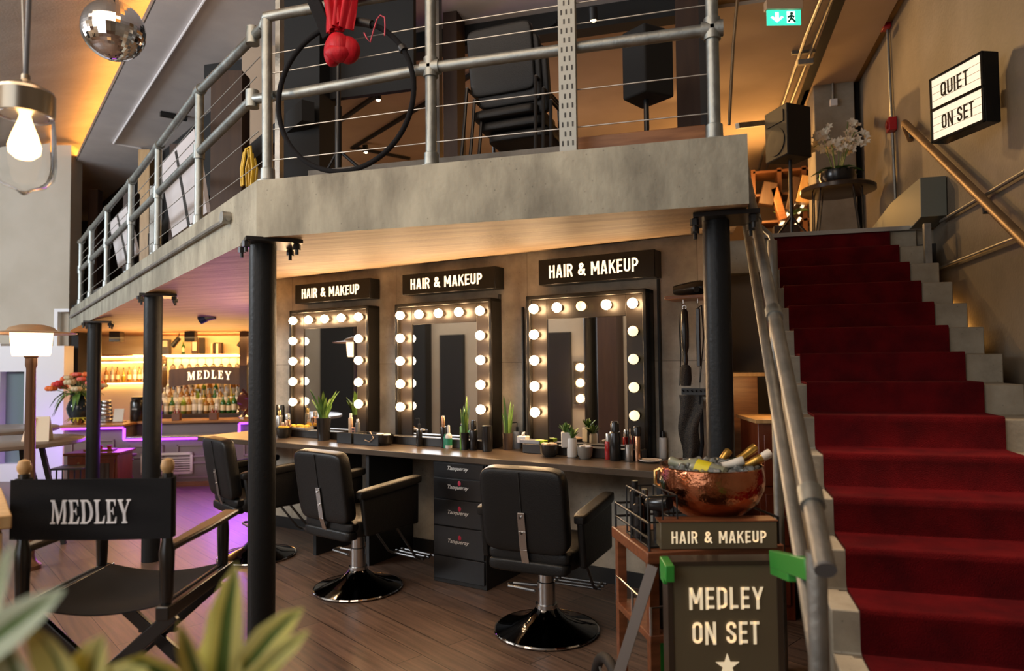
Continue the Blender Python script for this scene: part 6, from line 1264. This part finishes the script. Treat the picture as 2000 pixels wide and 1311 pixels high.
MB().prism([(cx+(R0 if i % 2 == 0 else R0*.40)*math.sin(i*math.pi/5), -.002, cz_+(R0 if i % 2 == 0 else R0*.40)*math.cos(i*math.pi/5)) for i in range(10)], (0,-.002,0)).out('star', m_cream, bs)
# ================================================================== canvas director's chair
dcp = CR*-1.355+CF*2.24; dcp = V((dcp.x, dcp.y, 0)); dc = thing('director_chair', 'tall black folding director chair with MEDLEY on its canvas back', 'chair', dcp, PSI)
m_dw = mat('black_lacquered_wood', (.014,.012,.010), .22, coat=.3); hw, dep, SZ = .233, .45, .735
for sx in (-1, 1):
    x = sx*hw
    MB().box(x-.022, x+.022, -.03, dep+.03, SZ-.045, SZ).out('seat_rail', m_dw, dc, bev=.004)
    bp_ = MB().lathe([(.016,0),(.020,.02),(.022,.10),(.024,.17),(.017,.20),(.017,.42)], (x,.0,SZ), 16).out('back_post', m_dw, dc)
    MB().lathe([(.017,.412),(.012,.418),(.020,.432),(.021,.445),(.016,.462),(.001,.468)], (x,.0,SZ), 16).out('finial', m_woodl, bp_)
    MB().lathe([(.018,0),(.020,.05),(.022,.13),(.018,.18)], (x,dep-.02,SZ), 16).out('front_post', m_dw, dc)
    MB().prism([(x-.018,-.0,SZ+.165),(x+.018,-.0,SZ+.165),(x+.03,dep*.6,SZ+.168),(x+.03,dep+.06,SZ+.172),(x-.028,dep+.06,SZ+.172),(x-.026,dep*.6,SZ+.168)], (0,0,.022)).out('armrest', mat('arm_black_brown',(.035,.022,.014),.3), dc, bev=.006)
    MB().bar((x, .05, SZ-.05), (-x*1.0, .05+.02*sx, .28), .045, .02, (0,1,0)).out('cross_leg', m_dw, dc, bev=.003); MB().bar((x, dep-.05, SZ-.05), (-x*1.0, dep-.05+.02*sx, .28), .045, .02, (0,1,0)).out('cross_leg', m_dw, dc, bev=.003)
    for y in (.05, dep-.05): MB().bar((x, y, .30), (x, y, 0), .035, .025, (0,1,0)).out('leg', m_dw, dc)
    MB().box(x-.02, x+.02, 0, dep, .26, .29).out('lower_rail', m_dw, dc)
for y in (.03, dep-.03): MB().bar((-.07, y-.015, .50), (.07, y-.015, .50), .012, .022, (0,1,0)).out('hinge_bar', m_dw, dc)
MB().box(-.045, -.02, .02, .026, .545, .57).out('bracket', m_steel, dc)
MB().bar((-.11,.035,.405),(.02,.035,.405),.006,.03,(0,0,1)).out('brace_plate', m_steel, dc)
MB().grid(lambda u, v: (-hw+2*hw*u, -.01+(dep+.02)*v, SZ+.004-.045*math.sin(math.pi*u)*(1-.25*math.cos(6.28*v))), 20, 12, .004).out('seat_canvas', m_fabric, dc)
BH0, BH1 = SZ+.215, SZ+.405
def backp(u, v, o=0):  # canvas back, gently bowed and creased
    x = -hw-.025+(2*hw+.05)*u; bow = .018*math.sin(math.pi*u); wr_ = .0025*math.sin(14*v+5*u)*math.sin(math.pi*u)
    return V((x, -.024+bow*.6+wr_-o, BH0+(BH1-BH0)*v-.006*math.sin(math.pi*u)*(1-v)))
MB().grid(backp, 40, 14, -.003).out('back_canvas', m_fabric, dc)
b = MB()
for sx in (-1, 1): b.cyl((sx*hw,0,BH0),(sx*hw,0,BH1),.0255,n=18)
b.out('post_sleeve', m_fabric, dc)
lx = lambda a: .258+a; LW, LH = .51-.0, .0
u0, u1 = (103-22)/328, (266-22)/328; zt0, zt1 = .27, .66
serif('MEDLEY', 'lettering', mat('canvas_print_white', (.70,.70,.72), .7), lambda a, c, o: backp(u0+(u1-u0)*a, zt0+(zt1-zt0)*c, o), 1.0, 1.0, dc, .006, .10, ROOT[dc.name])
# ================================================================== heater lamp, tables on the left
hl = thing('lamp_post_heater', 'brown mushroom lamp post with glowing ribbed shade beside the high tables', 'lamp', PZ(54, 1112, 0)); dl = 5.25; uz = lambda py: PD(55, py, dl).z; rr = lambda px: px*dl/FPX
m_post = mat('bronze_brown_metal', (.14,.075,.045), .38, .6)
MB().lathe([(rr(22),0),(rr(22),.03),(rr(14),.06),(rr(11),.10),(rr(11),.3),(rr(9.5),.8),(rr(8),uz(720)),(rr(10),uz(714)),(rr(10),uz(700)),(rr(12),uz(698)),(rr(12),uz(696))], n=24).out('post', m_post, hl)
MB().lathe([(rr(30),uz(696)),(rr(32),uz(690)),(rr(35),uz(650)),(rr(33),uz(648))], n=30).out('shade', emis('lamp_shade_glow', (1,.72,.42), 2.6), hl)
MB().lathe([(rr(30),uz(650)),(rr(74),uz(654)),(rr(75),uz(652)),(rr(42),uz(648)),(rr(36),uz(641)),(rr(20),uz(636)),(.001,uz(635))], n=40).out('hat', mat('hat_copper',(.50,.32,.18),.4,.4), hl)
point('heater_lamp_light', PD(55, 668, dl)+V((0,-.25,0)), 5, (1,.65,.35), .1)
def hightable(lab, px, py, d, r_, rz):
    p = PD(px, py, d); t = thing('high_table', lab, 'table', (p.x, p.y, 0), rz, 'high tables by the lamp post'); MB().lathe([(r_*.985,p.z-.035),(r_,p.z-.028),(r_,p.z-.004),(r_*.99,p.z),(.001,p.z)], n=48).out('top', mat('grey_table_top',(.13,.105,.09),.35), t)
    for a in (.5, 2.07, 3.64, 5.21): c, s_ = math.cos(a), math.sin(a); MB().bar((c*r_*.45,s_*r_*.45,p.z-.035),(c*r_*.78,s_*r_*.78,0),.035,.035).out('leg', m_blackm, t)
    return t, p
ta, tp = hightable('nearer grey topped high table with standing menu cards', 14, 861, 5.75, .56, 0); hightable('farther high table with dark slanted legs, behind the menu cards', -20, 838, 7.0, .60, .4)
for lab, px, w_, h_, rz, m_ in (('pale standing menu card on the high table, the larger one', 76, .14, .20, .3, m_lab), ('tan standing menu card tucked behind the lamp post', 50, .12, .19, -.4, m_tanp)):
    p = PD(px, 858, 5.65); t = thing('menu_card', lab, 'menu', (p.x, p.y, tp.z+.001), PSI+rz); MB().prism([(-w_/2,0,0),(w_/2,0,0),(w_*.42,.05,h_),(-w_*.42,.05,h_)],(0,.006,0)).out('card', m_, t); MB().prism([(-w_/2,.12,0),(w_/2,.12,0),(w_*.42,.058,h_),(-w_*.42,.058,h_)],(0,.006,0)).out('back', m_, t)
# oak table corner
ot = PD(24, 1006, 2.0); zt_ = ot.z; o2 = PZ(0, 945, zt_)-ot; yw = math.atan2(o2.y, o2.x)-math.pi/2; t = thing('oak_table', 'light oak table corner beside the director chair', 'table', (ot.x, ot.y, 0), yw)
MB().box(-.9, 0, 0, .6, zt_-.04, zt_).out('top', m_woodl, t, bev=.004)
for x in (-.03, -.87):
    for y in (.04, .56): MB().box(x-.05, x+.008, y-.03, y+.03, 0, zt_-.05).out('leg', m_woodl, t, bev=.003)
# ================================================================== variegated plant close to the camera
m_vy = mat('variegated_yellow', (.80,.74,.20), .45, c2=(.86,.80,.34), scale=9); m_vg = mat('variegated_green', (.10,.19,.05), .45, c2=(.17,.27,.08), scale=9)
m_vp = mat('variegated_pale', (.62,.70,.46), .45, c2=(.72,.78,.56), scale=9)
def vleaf(t, pts, wd, d0, d1, wpx, edge=m_vy, core=.34, face=None):
    P3 = [PD(x, y, d0+(d1-d0)*i/(len(pts)-1)) for i, (x, y) in enumerate(pts)]; k = len(P3); b = MB(ROOT[t.name]); inv = ROOT[t.name].inverted(); rows = []
    for i, p in enumerate(P3):
        d = (P3[min(i+1,k-1)]-P3[max(i-1,0)]).normalized(); nn = face or -CF; sd = d.cross(nn).normalized(); up = sd.cross(d); d_here = (p-CO).dot(CF); ww = max(wd[i], .02)*wpx*d_here/FPX/2
        rows.append([inv @ (p+sd*ww*f+up*ww*abs(f)*.35) for f in (-1,-core,0,core,1)])
    R_ = [[b.bm.verts.new(q) for q in row] for row in rows]; Q_ = [[b.bm.verts.new(V(q)+V((0,0,-.0015))) for q in row] for row in rows]
    for i in range(k-1):
        for j in range(4):
            for W_ in (R_, Q_): f = b.bm.faces.new((W_[i][j], W_[i+1][j], W_[i+1][j+1], W_[i][j+1])); f.material_index = 1 if j in (1, 2) else 0
        for j in (0, 4): f = b.bm.faces.new((R_[i][j], R_[i+1][j], Q_[i+1][j], Q_[i][j])); f.material_index = 0
    b.fr = ROOT[t.name]; return b.out('leaf', [edge, m_vg], t, sharp=80)
pp = PD(430, 1420, .80); pl_ = thing('dracaena_plant', 'yellow edged leafy plant close before the canvas chair, out of focus', 'plant', (pp.x, pp.y, 0))
MB().lathe([(.13,0),(.16,.9),(.15,.9),(.14,.86),(.001,.86)], n=24).out('planter', m_blackm, pl_); MB().lathe([(.02,.85),(.014,1.05),(.012,pp.z)], n=12).out('stem', m_green, pl_)
for pts, wd, d0, d1, wpx, ed, co in (
  (((432,1400),(436,1300),(446,1200),(456,1140),(463,1100)), (.8,1,.85,.5,.03), .80,.76, 84, m_vy, .30),
  (((440,1400),(490,1290),(530,1240),(566,1205),(592,1188)), (.7,1,.95,.6,.03), .80,.74, 62, m_vy, .26),
  (((450,1400),(490,1330),(535,1285),(575,1252),(602,1232)), (.7,1,.9,.6,.03), .80,.72, 46, m_vy, .1),
  (((420,1400),(360,1350),(320,1310),(270,1290),(215,1300)), (.7,1,1,.7,.03), .80,.74, 60, m_vy, .3),
  (((425,1400),(385,1310),(372,1270),(362,1240),(350,1215)), (.6,1,.9,.6,.03), .80,.70, 52, m_vy, .3),
  (((420,1400),(400,1330),(420,1260),(435,1220),(446,1180)), (.6,1,.8,.5,.03), .82,.84, 60, m_vy, .4)): vleaf(pl_, pts, wd, d0, d1, wpx, ed, co)
p2 = pl_
MB().tube([pl_.matrix_basis.inverted() @ q if False else q-V((pp.x, pp.y, 0)) for q in (V((pp.x-.03, pp.y-.01, .86)), PD(260, 1440, .74), PD(150, 1425, .68))], .012, 8).out('stem', m_green, pl_)
for pts, wd, d0, d1, wpx, ed, co in (
  (((-120,1330),(-30,1260),(30,1215),(80,1180),(126,1150)), (.7,1,1,.7,.03), .64,.58, 74, m_vp, .3),
  (((150,1420),(130,1330),(110,1280),(85,1245),(55,1215)), (.7,1,1,.7,.03), .68,.62, 84, m_vy, .12),
  (((150,1420),(170,1340),(185,1290),(195,1262),(205,1240)), (.7,1,.9,.6,.03), .68,.64, 80, m_vy, .12),
  (((150,1420),(200,1350),(235,1320),(262,1308),(290,1305)), (.7,1,.9,.6,.03), .68,.64, 70, m_vy, .15),
  (((60,1420),(40,1330),(20,1280),(0,1250),(-30,1230)), (.7,1,.9,.6,.03), .68,.62, 80, m_vp, .2),
  (((-60,1300),(-20,1200),(0,1140),(14,1090),(26,1060)), (.7,1,.8,.5,.03), .66,.62, 42, m_vp, .1)): vleaf(p2, pts, wd, d0, d1, wpx, ed, co)
# ================================================================== behind the camera, as the mirrors show it
SR = -2.5; KR = (2*(SW-.105)-SR)/(SW-.105)
def rp(px, py): u, z = PW(px, py, SW-.105); return u*KR, CH+(z-CH)*KR
def rdoor(name, x0, x1, y0, m, zb=0, dep=.06, kind=S, y1=None):
    a, c = rp(x0, y0), rp(x1, y0); return MB(WF).box(min(a[0],c[0]), max(a[0],c[0]), SR, SR+dep, zb if y1 is None else rp(x0, y1)[1], a[1]).out(name, m, kind=kind)
rdoor('door_1', 1073, 1116, 650, m_black); rdoor('trim_rear_dark', 1153, 1216, 560, m_dbrown, 0, .3); rdoor('door_2', 862, 908, 655, m_black); rdoor('trim_rear_dark', 798, 842, 560, m_black, 0, .2)
rdoor('trim_rear_dark', 632, 694, 560, m_black, 0, .1)
a, c = rp(1129, 706), rp(1148, 790); t = thing('rear_makeup_mirror', 'small bulb-lit mirror reflected inside the largest mirror', 'mirror', WP((a[0]+c[0])/2, SR+.01, c[1]), -MANG); hw_ = abs(a[0]-c[0])/2+.06; hh = a[1]-c[1]
MB().box(-hw_, hw_, 0, .06, 0, hh).out('frame', m_frame, t)
for i in range(3): MB().ball((0,.10,hh*(.14+.36*i)), .06).out('bulb', m_bulb, t)
